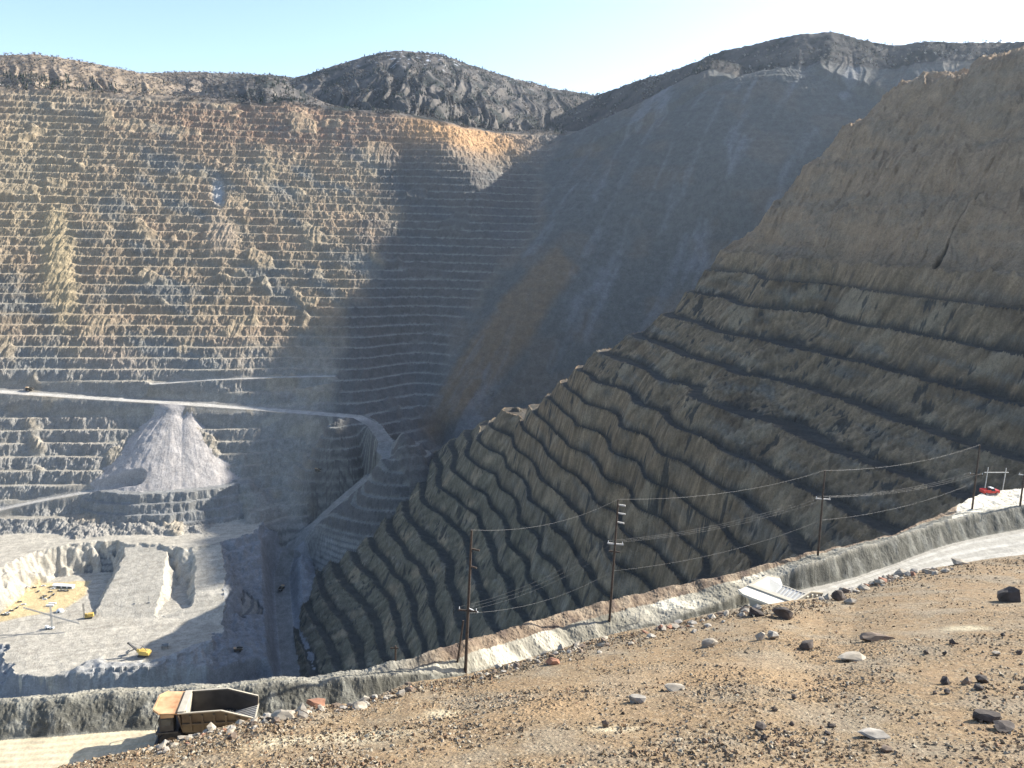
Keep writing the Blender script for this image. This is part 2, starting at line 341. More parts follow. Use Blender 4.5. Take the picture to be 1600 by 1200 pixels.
# far side
H = 23.0
w = ZF0 + 7 * big + 2.8 * mid + 1.5 * small + .8 * tiny
kf = w / H
flatF = np.clip(0.42 + 0.12 * noise(X / 120, Y / 60, 51), 0.2, 0.6)
kk, fF = stair(kf, flatF, 0.05)
slide = np.zeros(X.shape)                               # the landslide chute and everything right of it carries no benches
slide_poly = np.array([at_d(*p)[:2] for p in [(640, 668, 1930), (700, 580, 2060), (745, 480, 2230), (800, 400, 2360), (840, 330, 2520), (850, 270, 2760), (880, 240, 2960), (1000, 205, 3200), (1300, 160, 3400), (1500, 150, 3000), (1400, 300, 2400), (1100, 430, 2250), (760, 680, 1900)]])
sd_slide = poly_sd(slide_poly, X, Y) + 25 * big + 10 * mid
slide = sstep(-30, 40, sd_slide)
# slumps that have swallowed the benches: some surveyed, some scattered
def wblob(px, py, rx, ry): a = wall_pt(px, py); return np.exp(-(((TH - math.atan2(a[0], a[1])) * RR / rx) ** 2 + ((ZF0 - a[2]) / ry) ** 2))
yel = np.clip(wblob(92, 410, 42, 150) * 1.5 - .2 + .25 * mid, 0, 1); deb = np.clip(wblob(346, 365, 48, 60) * 1.5 - .25 + .3 * mid, 0, 1); scar = np.clip(wblob(341, 298, 20, 48) * 1.6 - .3 + .2 * small, 0, 1)
erod = np.clip(np.maximum.reduce([yel, deb, scar, np.clip(wblob(415, 265, 40, 70) * 1.3 - .2 + .3 * mid, 0, 1), sstep(.38, .65, fbm(X / 130, Y / 130 + ZF0 / 300, 57, 3)) * .9]), 0, 1)
rim = RR - np.interp(np.degrees(TH), RIM_A, RIM_D)
hills = sstep(-25, 30, rim + 10 * mid)
flatz = (np.maximum(np.maximum(sdu, sdl), sdr) > 0)
zm = np.maximum(ZF0, zfl)
lowb = sstep(-660, -640, ZF0)
zst = kk * H
benF = (1 - .75 * slide) * (1 - hills) * lowb * (1 - .85 * erod)
far_rough = (1 - 0.75 * (fF < flatF) * benF)
# hill ridges behind the rim: crest line (surveyed where visible) with spurs and hollows running down its flanks
hz_ = np.full(X.shape, -1e4)
for seed, slope, pts in (
        (1, .46, [(-300, 70, 3800), (-150, 76, 3750), (-40, 84, 3700), (0, 86, 3650), (60, 84, 3620), (110, 92, 3600), (170, 104, 3600), (230, 116, 3600), (290, 135, 3600)]),
        (2, .30, [(150, 118, 4200), (230, 114, 4200), (290, 112, 4200), (350, 114, 4200), (445, 118, 4200), (520, 150, 4200)]),
        (3, .66, [(250, 160, 3180), (300, 146, 3180), (340, 132, 3190), (380, 121, 3200), (415, 117, 3200), (440, 128, 3200), (490, 152, 3200), (540, 175, 3200)]),
        (4, .47, [(380, 150, 4000), (455, 124, 4050), (500, 110, 4080), (540, 97, 4100), (580, 85, 4100), (625, 78, 4080), (690, 85, 4080), (735, 101, 4120), (800, 121, 4200), (860, 137, 4300), (930, 149, 4400), (1000, 170, 4400)]),
        (5, .60, [(860, 190, 3800), (930, 149, 3900), (1000, 124, 3700), (1060, 107, 3480), (1120, 81, 3300), (1180, 68, 3250), (1240, 54, 3200), (1300, 48, 3180), (1340, 60, 3150), (1390, 71, 3120), (1450, 64, 3080), (1530, 66, 3050), (1600, 66, 3100), (1650, 30, 3200), (1700, -40, 3350), (1850, -90, 3500), (2000, -60, 3750), (2300, 60, 4200)]),  # unseen right end added tall, to cast shade on the pit wall
        (6, .62, [(800, 260, 2960), (865, 222, 2940), (930, 192, 2920), (1000, 160, 2920), (1060, 128, 2930), (1110, 92, 3010), (1150, 98, 3030), (1200, 125, 3020), (1260, 170, 3000)])):
    a = np.array(pts, float); p = at_d(a[:, 0], a[:, 1], a[:, 2]); pt = np.arctan2(p[:, 0], p[:, 1]); ok = (TH >= pt[0] - .0) & (TH <= pt[-1])
    jr = TH + .012 * noise(TH * 30, RR / 200, 90 + seed)
    gt = np.linspace(pt[0] - .08, pt[-1] + .08, 1200); kw = np.hanning(int(.05 / (gt[1] - gt[0])) | 1); kw /= kw.sum(); sm = lambda v: np.convolve(np.pad(v, len(kw) // 2, 'edge'), kw, 'valid')
    r0 = np.interp(TH, gt, sm(np.interp(gt, pt, np.hypot(p[:, 0], p[:, 1])))); z0 = np.interp(TH, pt, p[:, 2]) * .5 + .5 * np.interp(TH, gt, sm(np.interp(gt, pt, p[:, 2])))
    dd = r0 - RR; sp = ridged(jr * 38, RR / 900, 90 + seed, 4) * (.45 if seed > 4 else 1)
    zz = np.where(dd > 0, z0 - slope * dd * (1 - .11 * sp), z0 + .45 * dd) + 3 * noise(TH * 160, RR / 40, 95) * np.exp(-dd * dd / 9e4)
    zz = zz - 1.6 * np.maximum(dd - (np.where(TH > R(33), 60, 330) if seed == 5 else 120 if seed == 6 else 1e4), 0) - (2.5 * np.maximum(-rim - 10 * mid, 0) if seed < 5 else 0)
    hz_ = np.where(ok, np.maximum(hz_, zz), hz_)
hm_ = sstep(-6, 6, hz_ - ZF0); hills = np.maximum(hills, hm_ * (rim > -60)) ; hills = np.where((TH > R(3.2)) & (hz_ < ZF0), hills * sstep(60, 0, ZF0 - hz_), hills)
ZF = ZF0 * (1 - benF) + zst * benF + (1 - hills) * far_rough * (1.4 * spur + 1.1 * small + 1.0 * mid + 1.0 * ridged(X / 10 + .3 * small, ZF0 / 60, 44, 3) + 2.5 * erod * ridged(X / 22 + .5 * mid, ZF0 / 160, 58, 3)) - 13 * scar + hills * (4 * big + 5 * ridged(X / 150, Y / 150, 61, 3) + 4 * mid + 1.5 * small) * 0.6
ZF = np.where(hz_ > ZF, hz_ + (3 * mid + 1.5 * small) * .6, ZF)
# talus cone and spurs of loose rock on the lower left wall
tal = np.zeros(X.shape)
for px, py, dz, sl, L in [(268, 640, 8, 0.70, 330), (296, 650, 3, .70, 330), (242, 655, 2, .70, 330)]:
    a = wall_pt(px, py); d = np.hypot(X - a[0], Y - a[1])
    c = a[2] + dz - sl * np.maximum(d - 6, 0) - 1.6 * np.maximum(d - L, 0) + 0.7 * small + 0.5 * ridged(np.arctan2(X - a[0], Y - a[1]) * 6 + .2 * mid, d / 400, 59, 3) * sstep(0, 60, d) + 2.2 * mid
    if py > 600:                                        # the big cone stands on a bench that breaks off below it
        zc = float(wall_pt(px, 757)[2]); rb = (a[2] + dz - zc) / sl + 6; e = d + 6 * mid + 3 * small
        dr = np.maximum(e - rb - 10, 0) * 1.25; st_, _f = stair(dr / 18, .45, .05)
        c = np.where(c > zc, c, zc - st_ * 18 + .8 * small); tal = np.where((c > ZF) & (c <= zc + .5), 4, tal); tal_m = c > zc + .5
    m = c > ZF; ZF = np.where(m, c, ZF); tal = np.where(m & tal_m, 1, tal)
# the pit bottom
zs = np.maximum(zfl, -1e3); h17 = 16.7
k2 = (zs + 690) / h17; s2, f2 = stair(k2 + 0.05 * small, 0.35, 0.03)
zfl2 = np.where(flatz | (zfl < -689), zfl, np.where(zfl < -640, s2 * h17 - 690, zfl))
rub = (zfl < -690.5) | ((zfl > -689) & (zfl < -641) & ~flatz)
zfl2 = zfl2 + np.where(flatz, 0.35 * small + 0.5 * mid, (0.8 * small + 1.6 * spur))
onfl = zfl2 > ZF
ZF = np.maximum(ZF, zfl2)
# benches between the flat and the haul road
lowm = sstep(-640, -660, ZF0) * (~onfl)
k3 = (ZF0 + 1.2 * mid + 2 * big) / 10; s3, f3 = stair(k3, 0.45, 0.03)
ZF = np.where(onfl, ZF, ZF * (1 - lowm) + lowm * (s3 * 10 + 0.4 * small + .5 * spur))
roadw = np.zeros(X.shape)
for pl, hw in ((road1, 15), (road2, 9), (road3, 7), (road4, 14)):
    d, z = line_dist(pl, X, Y)
    t = 1 - sstep(hw, hw + (26 if hw == 15 else 12), d); ZF = ZF * (1 - t) + z * t
    berm = np.exp(-((d - hw - 3) / 2.5) ** 2); ZF = ZF + 2.0 * berm * (1 - onfl)
    roadw = np.maximum(roadw, 1 - sstep(hw - 2, hw + 2, d))
isR = ZR > ZF
d_, z_ = line_dist(road1[8:], X, Y)
isR &= ~(d_ < 14)
Z = np.where(isR, ZR, ZF)
# ---- rock colours (some zones carry shade in the albedo), zones laid out on the site
def C3(*c): return np.array(c, np.float32)
def mixc(c, col, t): return c + (np.asarray(col, np.float32) - c) * np.clip(t, 0, 1)[..., None]
def blob(px, py, rx, ry=None, on='wall', D=None):
    a = wall_pt(px, py) if D is None else at_d(px, py, D); ry = ry or rx
    return np.exp(-(((X - a[0]) / rx) ** 2 + ((Z - a[2]) / ry) ** 2))
n1 = fbm(X / 140 + Z / 90, Y / 140 - Z / 60, 71, 4); n2 = fbm(X / 30, Z / 12, 72, 3); n3 = fbm(X / 9, Y / 9 + Z / 5, 73, 2)
c = np.empty(X.shape + (3,), np.float32); c[:] = C3(.275, .218, .152)
c = mixc(c, C3(.32, .235, .158), sstep(0.0, .7, n1))
c = mixc(c, C3(.20, .19, .165), sstep(0.0, .7, -n1))
c = mixc(c, C3(.25, .155, .105), np.clip(blob(420, 190, 380, 90) * 1.3 + blob(600, 200, 300, 70), 0, .95) * (.6 + .5 * n2))
c = mixc(c, C3(.35, .275, .175), np.clip(blob(20, 230, 220, 160) + blob(30, 330, 180, 120), 0, 1) * .7)
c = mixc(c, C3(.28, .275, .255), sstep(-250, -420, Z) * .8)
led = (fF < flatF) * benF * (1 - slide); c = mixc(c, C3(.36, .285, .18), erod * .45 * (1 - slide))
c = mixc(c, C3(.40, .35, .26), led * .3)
c = mixc(c, C3(.38, .30, .18), yel); c = mixc(c, C3(.34, .265, .19), deb); c = mixc(c, C3(.33, .33, .32), scar)
c = mixc(c, C3(.40, .31, .22), (tal == 3) * .6)
c = mixc(c, C3(.40, .37, .345), (tal == 1) * .95); c = mixc(c, C3(.24, .24, .23), (tal == 4) * .9)
c = mixc(c, C3(.44, .27, .14), np.clip(blob(700, 200, 130, 60, D=2990) + blob(770, 225, 150, 60, D=2950) + blob(640, 215, 60, 90, D=2900), 0, 1))
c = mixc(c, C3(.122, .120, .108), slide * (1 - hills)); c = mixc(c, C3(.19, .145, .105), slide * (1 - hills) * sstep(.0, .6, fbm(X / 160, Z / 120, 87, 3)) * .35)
c = mixc(c, C3(.185, .135, .088), sstep(-14, 16, poly_sd([hit_on(ZF, *q)[:2] for q in ((870, 385), (905, 420), (850, 500), (800, 570), (740, 640), (690, 688), (655, 680), (640, 655), (680, 610), (730, 545), (775, 480), (820, 430))], X, Y) + 6 * mid) * (.9 + .15 * n2))
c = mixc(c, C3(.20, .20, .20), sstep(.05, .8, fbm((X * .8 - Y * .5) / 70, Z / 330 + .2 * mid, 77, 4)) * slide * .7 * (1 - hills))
c = mixc(c, mixc(np.full_like(c, .095), C3(.20, .20, .185), led), sstep(-490, -370, X + 70 * big + 30 * mid) * sstep(-100, 0, 200 - 0 * Z) * (1 - sstep(300, 420, Z)) * (1 - hills) * .85 * (1 - slide) * (1 - np.clip(blob(700, 200, 160, 80, D=2990) + blob(770, 225, 170, 80, D=2950), 0, 1)))  # centre wall: cast shadow darkened into the albedo, ledges kept lighter
# hills
hc = np.empty_like(c); hc[:] = C3(.115, .105, .095)
hn = fbm(X / 110, Y / 110, 81, 4)
hc = mixc(hc, C3(.19, .165, .14), sstep(0.1, .7, hn)); hc = mixc(hc, C3(.04, .045, .042), sstep(.05, .5, -hn))
snow = sstep(.62, .72, fbm(X / 45, Y / 22, 84, 3)) * sstep(520, 620, Z) * (blob(660, 100, 260, 80, D=4200) + blob(1300, 58, 130, 40, D=3800) + .6 * blob(830, 130, 150, 60, D=4350) + .6 * blob(1130, 95, 60, 60, D=3900))
hc = mixc(hc, C3(.33, .25, .17), sstep(-18, -24, np.degrees(TH)) * .6)
hc = hc * (1 - .25 * sstep(-16, -12, np.degrees(TH)) - .25 * sstep(0, 4, np.degrees(TH)))[..., None]  # right-hand mountain darkened so its shade sits in the colour
hc = mixc(hc, C3(.75, .77, .8), np.clip(snow, 0, 1))
hcm = np.maximum(hills, sstep(500, 560, Z + 30 * mid) * (TH > R(12)) * (RR > 2500)); c = c * (1 - hcm[..., None]) + hc * hcm[..., None]
# bottom
fl = C3(.42, .385, .32)
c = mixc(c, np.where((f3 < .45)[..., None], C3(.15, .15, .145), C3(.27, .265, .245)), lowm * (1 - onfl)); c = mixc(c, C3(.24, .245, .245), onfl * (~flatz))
c = mixc(c, fl, flatz * onfl * (1 + .15 * n3)); c = c * (1 + flatz[..., None] * onfl[..., None] * (.16 * fbm((X + .35 * Y) / 90, (Y - .35 * X) / 7, 78, 4))[..., None]); c = mixc(c, C3(.25, .255, .26), onfl * rub)
tan_poly = zpoly([(-30, 985), (0, 958), (45, 920), (62, 910), (140, 908), (135, 930), (95, 955), (45, 962), (0, 972)], -690)
sdt = np.full(X.shape, -1e4); sdt[gx] = poly_sd(tan_poly, xs, ys)
c = mixc(c, C3(.55, .43, .24), sstep(-4, 6, sdt + 4 * mid) * onfl * flatz)
c = mixc(c, C3(.33, .325, .31), rubm * onfl)
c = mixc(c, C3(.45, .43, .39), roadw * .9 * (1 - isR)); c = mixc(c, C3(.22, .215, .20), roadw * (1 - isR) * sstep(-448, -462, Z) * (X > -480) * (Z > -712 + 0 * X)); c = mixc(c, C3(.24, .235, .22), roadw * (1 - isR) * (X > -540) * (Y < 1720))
# right wall
rc = np.empty_like(c); rc[:] = C3(.285, .205, .125)
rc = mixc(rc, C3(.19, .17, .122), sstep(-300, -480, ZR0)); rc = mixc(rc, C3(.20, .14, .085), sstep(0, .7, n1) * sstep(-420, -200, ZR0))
rc = mixc(rc, C3(.21, .19, .155), sstep(.1, .8, n2 + .3 * n1) * .7)
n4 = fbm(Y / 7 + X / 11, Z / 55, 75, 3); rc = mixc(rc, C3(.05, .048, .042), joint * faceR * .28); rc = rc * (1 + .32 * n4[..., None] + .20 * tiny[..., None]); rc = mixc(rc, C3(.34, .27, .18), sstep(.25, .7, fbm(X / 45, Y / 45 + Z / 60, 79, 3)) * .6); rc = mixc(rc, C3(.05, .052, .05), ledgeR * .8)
rc = mixc(rc, C3(.37, .255, .16), upR * .9); rc = mixc(rc, C3(.27, .215, .155), upR * sstep(.0, .6, n2 + n1) * .5); rc = mixc(rc, C3(.03, .03, .028), crack * .9)
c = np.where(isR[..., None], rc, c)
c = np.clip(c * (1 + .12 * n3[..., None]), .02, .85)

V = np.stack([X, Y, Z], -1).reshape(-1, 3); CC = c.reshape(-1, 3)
ni, nj = X.shape
mat_rock = terrain_mat('pit_rock', (0.05, 0.35, 0.9), (0.8, 1.6), 0.20)
mat_hill = terrain_mat('hillside', (0.03, 0.15), (0.6, 3.0), 0.22)
hq = (hills[:-1, :-1] > 0.5); fq = ((flatz | (onfl & (zfl > -760)))[:-1, :-1] & ~isR[:-1, :-1] & ~hq)
zone = np.where(hq, 1, np.where(isR[:-1, :-1], 2, np.where(fq, 3, 0)))
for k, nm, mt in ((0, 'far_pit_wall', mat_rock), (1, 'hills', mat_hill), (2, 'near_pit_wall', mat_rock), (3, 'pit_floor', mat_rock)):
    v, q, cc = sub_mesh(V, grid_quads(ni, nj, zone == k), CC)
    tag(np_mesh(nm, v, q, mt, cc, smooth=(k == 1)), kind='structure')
# ================================================================== THE NEAR RIM: gravel slope, haul road, berms (cross-sections along each bearing)
KX = np.array([-150, 0, 100, 240, 330, 400, 480, 560, 640, 720, 800, 880, 950, 1050, 1130, 1200, 1290, 1340, 1400, 1480, 1540, 1600, 1750], float)
CY = [1235, 1215, 1196, 1165, 1140, 1122, 1105, 1098, 1066, 1058, 1035, 1012, 995, 974, 955, 945, 932, 917, 898, 884, 874, 868, 850]
CZ = [-63, -61.5, -59, -55, -53.5, -53.5, -54, -55, -57, -58, -58.5, -59, -60, -61.5, -62, -62, -69, -73, -74, -75, -75.5, -76, -78]
ZRD = np.array([-65, -65, -65, -65.3, -65.5, -66, -66.5, -67, -67.5, -68.5, -70, -71.5, -72, -73, -73.5, -74, -74.5, -75, -75.5, -76, -76.5, -77, -78])
BFY = [1162, 1155, 1148, 1138, 1132, 1124, 1112, 1096, 1076, 1064, 1042, 1018, 1001, 980, 958, 932, 912, 900, 880, 850, 836, 825, 805]
BCY = [1103, 1097, 1090, 1078, 1073, 1069, 1062, 1056, 1050, 1053, 1040, 1014, 996, 965, 938, 907, 872, 855, 838, 812, 800, 790, 775]
BCZ = ZRD + np.array([2.9, 2.9, 2.9, 2.9, 2.9, 2.9, 2.9, 2.9, 2.7, 1.6, 1, 1, 1.5, 3, 4, 4.5, 5, 5, 5, 5, 5, 5, 5])
OFY = [1101, 1095, 1088, 1075, 1071, 1067, 1060, 1053, 1046, 1028, 1001, 978, 960, 935, 912, 892, 862, 850, 836, 806, 795, 788, 772]
OFZ = ZRD + np.array([2.2, 2.2, 2.2, 2.2, 2.2, 2.2, 2.2, 2.2, 2.2, 2, 2, 2, 2, 2, 3, 3, 3, 3, 3, 2, 1.5, 1.5, 1.5])
OCY = [1099, 1092, 1085, 1072, 1068, 1064, 1056, 1045, 1027, 1003, 979, 954, 938, 914, 897, 880, 857, 848, 833, 798, 767, 762, 750]
OCZ = OFZ + np.array([.5, .5, .5, .5, .5, .5, .7, .9, 1.2, 1.2, 1.2, 1.2, 1.2, 1.2, 1.2, 1.2, .9, 1, 1, .6, .3, .3, .3])
def knot(py, z): p = at_z(KX, np.array(py, float), z); return np.arctan2(p[:, 0], p[:, 1]), np.hypot(p[:, 0], p[:, 1]), p[:, 2]
ft = np.radians(np.linspace(-41, 41, 500 if QUICK else 1640))
def col(py, z, lo=None):
    t, r, zz = knot(py, z); r = np.interp(ft, t, r); zz = np.interp(ft, t, zz)
    if lo is not None: m = np.maximum(r, lo); zz = zz * m / r; r = m
    return r, zz
kr_, kz_ = [], []
r, z = col([1290] * len(KX), -36.0); kr_ += [0 * r + 12, r]; kz_ += [0 * r - 20, z]
r, z = col(CY, np.array(CZ), r + 5); rc_, zc_ = r, z; kr_.append(r); kz_.append(z)
zroad = np.interp(ft, np.arctan((KX - 800) / FPX), ZRD)
r = rc_ + np.clip((zc_ - zroad) * 0.75, 0.6, 9); kr_.append(r); kz_.append(zroad)
for py, zz in ((BFY, ZRD), (BCY, BCZ), (OFY, OFZ), (OCY, OCZ)):
    r, z = col(py, np.array(zz), kr_[-1] + (1.2 if py is not BFY else 4)); kr_.append(r); kz_.append(z)
kr_ += [r + 5, r + 60, r + 560]; kz_ += [z - 5, z - 62, z - 560]
KR = np.array(kr_); KZ = np.array(kz_)                  # knots x bearings
fr = np.concatenate([np.linspace(12, 44, 20, endpoint=False), np.linspace(44, 78, 250, endpoint=False), np.linspace(78, 135, 480, endpoint=False), np.linspace(135, 300, 520, endpoint=False), np.linspace(300, 860, 40)])
if QUICK: fr = fr[::3]
FT, FR = np.meshgrid(ft, fr, indexing='ij'); FX = np.sin(FT) * FR; FY = np.cos(FT) * FR
q1 = noise(FX / 5, FY / 5, 101); q2 = noise(FX / 1.7, FY / 1.7, 102); q3 = noise(FX / .55, FY / .55, 103); q0 = noise(FX / 17, FY / 17, 104)
rr = FR + 0.25 * q1 + 0.12 * q2
FZ = np.empty_like(FX); ZN = np.empty(FX.shape, int); UU = np.empty_like(FX)
for i in range(len(ft)):
    FZ[i] = np.interp(rr[i], KR[:, i], KZ[:, i]); ZN[i] = np.searchsorted(KR[:, i], rr[i])
    UU[i] = np.interp(rr[i], KR[:, i], np.arange(len(KR)))
# soften the knots
for _ in range(2):
    FZ[:, 1:-1] = 0.25 * FZ[:, :-2] + 0.5 * FZ[:, 1:-1] + 0.25 * FZ[:, 2:]
def worley(x, y, s):
    ix = np.floor(x).astype(np.int64); iy = np.floor(y).astype(np.int64); d1 = np.full(x.shape, 9.0, np.float32); idv = np.zeros(x.shape, np.float32)
    for a in (-1, 0, 1):
        for b in (-1, 0, 1):
            h = _h((ix + a) & 0xffffffff, (iy + b) & 0xffffffff, s)
            px = ix + a + (h & np.uint32(1023)) / 1024.0; py = iy + b + ((h >> np.uint32(10)) & np.uint32(1023)) / 1024.0
            d = ((x - px) ** 2 + (y - py) ** 2).astype(np.float32); m = d < d1
            d1 = np.where(m, d, d1); idv = np.where(m, ((h >> np.uint32(20)) & np.uint32(1023)) / 1024.0, idv)
    return np.sqrt(d1), idv
isg = UU < 2.9                                           # gravel slope
ger = sstep(2.95, 2.6, UU)
wd, wi = worley(FX / .42, FY / .42, 7); wd2, wi2 = worley(FX / 1.3 + .3 * q2, FY / 1.3, 8)
coarse_g = np.clip(0.35 + 0.7 * q0 + .5 * q1, 0, 1)
FZ += ger * (0.10 * wi * sstep(.55, .1, wd) * (.5 + coarse_g) + 0.22 * np.clip(wi2 - .72, 0, 1) * 3 * sstep(.45, .15, wd2) * coarse_g + 0.12 * q1 + .35 * q0)
brm = sstep(3.9, 4.2, UU) * sstep(8.6, 7.5, UU)
FZ += brm * (0.50 * q1 + 0.35 * q0 + 0.20 * q2 + 0.10 * q3 + 0.12 * wi * sstep(.5, .1, wd))
FZ += sstep(7.9, 8.6, UU) * (1.2 * q1 + .8 * q2)
rut = sstep(2.95, 3.1, UU) * sstep(4.05, 3.85, UU)
FZ += rut * (0.05 * np.sin(UU * 55) + .05 * q1)
g1 = fbm(FX / 9, FY / 9, 111, 3); g2 = fbm(FX / 3, FY / 3, 112, 3)
fc = np.empty(FX.shape + (3,), np.float32); fc[:] = (.245, .178, .105)
fc = mixc(fc, C3(.265, .185, .105), sstep(0, .8, g1 + .2)); fc = mixc(fc, C3(.255, .205, .14), sstep(-.1, .7, -g1 + .4 * q0))
fc = mixc(fc, C3(.34, .28, .195), sstep(.2, .6, wi - .45) * ger * .6); fc = mixc(fc, C3(.18, .13, .09), sstep(.6, .85, 1 - wi) * ger * .4)
def fblob(px, py, z, rx, ry):
    p = at_z(px, py, z); return np.exp(-((FX - p[0]) / rx) ** 2 - ((FY - p[1]) / ry) ** 2)
pale = fblob(690, 1130, -50, 1.6, 1.6) + fblob(570, 1150, -47, 3.5, 2) + fblob(440, 1165, -47, 3, 2) + fblob(1500, 1030, -58, 2.5, 2) + fblob(960, 1150, -44, 2, 1)
fc = mixc(fc, C3(.50, .43, .29), np.clip(pale * 1.3 + .3 * g2 * pale, 0, 1) * .8)
org = fblob(880, 1110, -47, 7, 5) + fblob(1100, 1070, -50, 12, 7)
fc = mixc(fc, C3(.33, .225, .125), np.clip(org, 0, 1) * .6)
rd = C3(.33, .312, .27)
road_c = np.empty_like(fc); road_c[:] = rd; road_c = mixc(road_c, C3(.41, .39, .345), sstep(0, .5, np.sin(UU * 22 + q0) * .5 + .4 * g1)); road_c = mixc(road_c, C3(.30, .28, .24), sstep(3.75, 3.98, UU + .05 * q1))
road_c = mixc(road_c, C3(.52, .44, .30), sstep(R(-14), R(-22), FT))
fc = np.where((UU >= 2.95)[..., None], road_c, fc)
bc = np.empty_like(fc); bc[:] = (.12, .116, .096); bc = mixc(bc, C3(.20, .195, .165), sstep(.0, .6, g2)); bc = mixc(bc, C3(.26, .245, .20), sstep(4.75, 5.0, UU))
fc = np.where((UU >= 3.97)[..., None], bc, fc)
sh = np.empty_like(fc); sh[:] = (.20, .185, .145); wp_ = fblob(835, 1008, -69.5, 9, 5) + fblob(790, 1028, -69, 6, 4) + fblob(1050, 945, -71, 7, 5) + fblob(1150, 905, -72, 6, 4) + .5 * fblob(700, 1045, -66, 5, 3); sh = mixc(sh, C3(.52, .48, .38), np.clip(wp_ * 1.2 + .4 * g2 * wp_, 0, 1))
sh = np.where((FT > R(30))[..., None], C3(.66, .60, .47), sh)
fc = np.where((UU >= 5.1)[..., None], mixc(sh, C3(.27, .25, .20), sstep(.1, .5, -g1)), fc)
ob = np.empty_like(fc); ob[:] = (.20, .15, .105); ob = mixc(ob, C3(.28, .22, .155), sstep(0, .6, g2)); ob = mixc(ob, C3(.12, .09, .07), sstep(.1, .7, -g2))
ob = mixc(ob, C3(.24, .225, .185), sstep(R(-4), R(-9), FT)); ob = np.where((FT > R(30.2))[..., None], C3(.64, .58, .46), ob)
fc = np.where((UU >= 6.0)[..., None], ob, fc)
fc = np.clip(fc * (1 + .16 * q3[..., None] + .10 * q2[..., None]), .02, .85)
FV = np.stack([FX, FY, FZ], -1).reshape(-1, 3)
mat_gravel = terrain_mat('gravel_ground', (1.2, 6.0), (0.6, 0.25), 0.22)
mat_road = terrain_mat('packed_dirt', (0.5, 4.0), (0.3, 0.08), 0.14)
U0 = UU[:-1, :-1]; fz_ = np.where(U0 < 2.97, 0, np.where(U0 < 3.97, 1, np.where(U0 < 5.1, 2, np.where(U0 < 6.0, 3, 4))))
for k, nm, mt in ((0, 'gravel_slope', mat_gravel), (1, 'haul_road', mat_road), (2, 'roadside_berm', mat_gravel), (3, 'shoulder', mat_road), (4, 'rim_edge', mat_gravel)):
    v, q, cc = sub_mesh(FV, grid_quads(len(ft), len(fr), fz_ == k), fc.reshape(-1, 3))
    tag(np_mesh(nm, v, q, mt, cc), kind='structure')
def fg_z(x, y):
    """height of the near ground at a plan point (nearest sample)"""
    t = math.atan2(x, y); r = math.hypot(x, y)
    i = int(np.clip(round((t - ft[0]) / (ft[1] - ft[0])), 0, len(ft) - 1)); return float(np.interp(r, fr, FZ[i]))
def fg_hit(px, py):
    """where a sight line of the survey meets the near ground"""
    d = ray(px, py); t = math.atan2(d[0], d[1]); h = math.hypot(d[0], d[1])
    i = int(np.clip(round((t - ft[0]) / (ft[1] - ft[0])), 0, len(ft) - 1))
    m = FZ[i] > fr * d[2] / h; m[:20] = False; k = int(np.argmax(m)); r = fr[k] if m.any() else 200.0
    return Vector((math.sin(t) * r, math.cos(t) * r, float(FZ[i][k])))
def far_hit(px, py):
    d = ray(px, py); t = math.atan2(d[0], d[1]); h = math.hypot(d[0], d[1]); i = int(np.argmin(np.abs(tha - t)))
    m = Z[i] > ra * d[2] / h; m[ra < 640] = False; k = int(np.argmax(m)); r = ra[k]
    return Vector((math.sin(t) * r, math.cos(t) * r, float(Z[i][k])))
def far_z(x, y):
    t = math.atan2(x, y); i = int(np.argmin(np.abs(tha - t))); return float(np.interp(math.hypot(x, y), ra, Z[i]))
# ================================================================== THINGS
def simple_mat(name, col, rough=0.6, metal=0.0, var=0.15, scale=1.5, rust=None):
    m = bpy.data.materials.new(name); m.use_nodes = True; n = m.node_tree.nodes; l = m.node_tree.links; b = n['Principled BSDF']
    b.inputs['Roughness'].default_value = rough; b.inputs['Metallic'].default_value = metal
    tc = n.new('ShaderNodeTexCoord'); t = n.new('ShaderNodeTexNoise'); t.inputs['Scale'].default_value = scale; t.inputs['Detail'].default_value = 5
    l.new(tc.outputs['Object'], t.inputs['Vector'])
    cr = n.new('ShaderNodeValToRGB'); e = cr.color_ramp.elements
    c1 = [max(0, v * (1 - var)) for v in col]; c2 = [min(1, v * (1 + var)) for v in col]
    e[0].position = .35; e[0].color = (*(rust or c1), 1); e[1].position = .62; e[1].color = (*c2, 1)
    l.new(t.outputs['Fac'], cr.inputs[0]); l.new(cr.outputs[0], b.inputs['Base Color']); return m
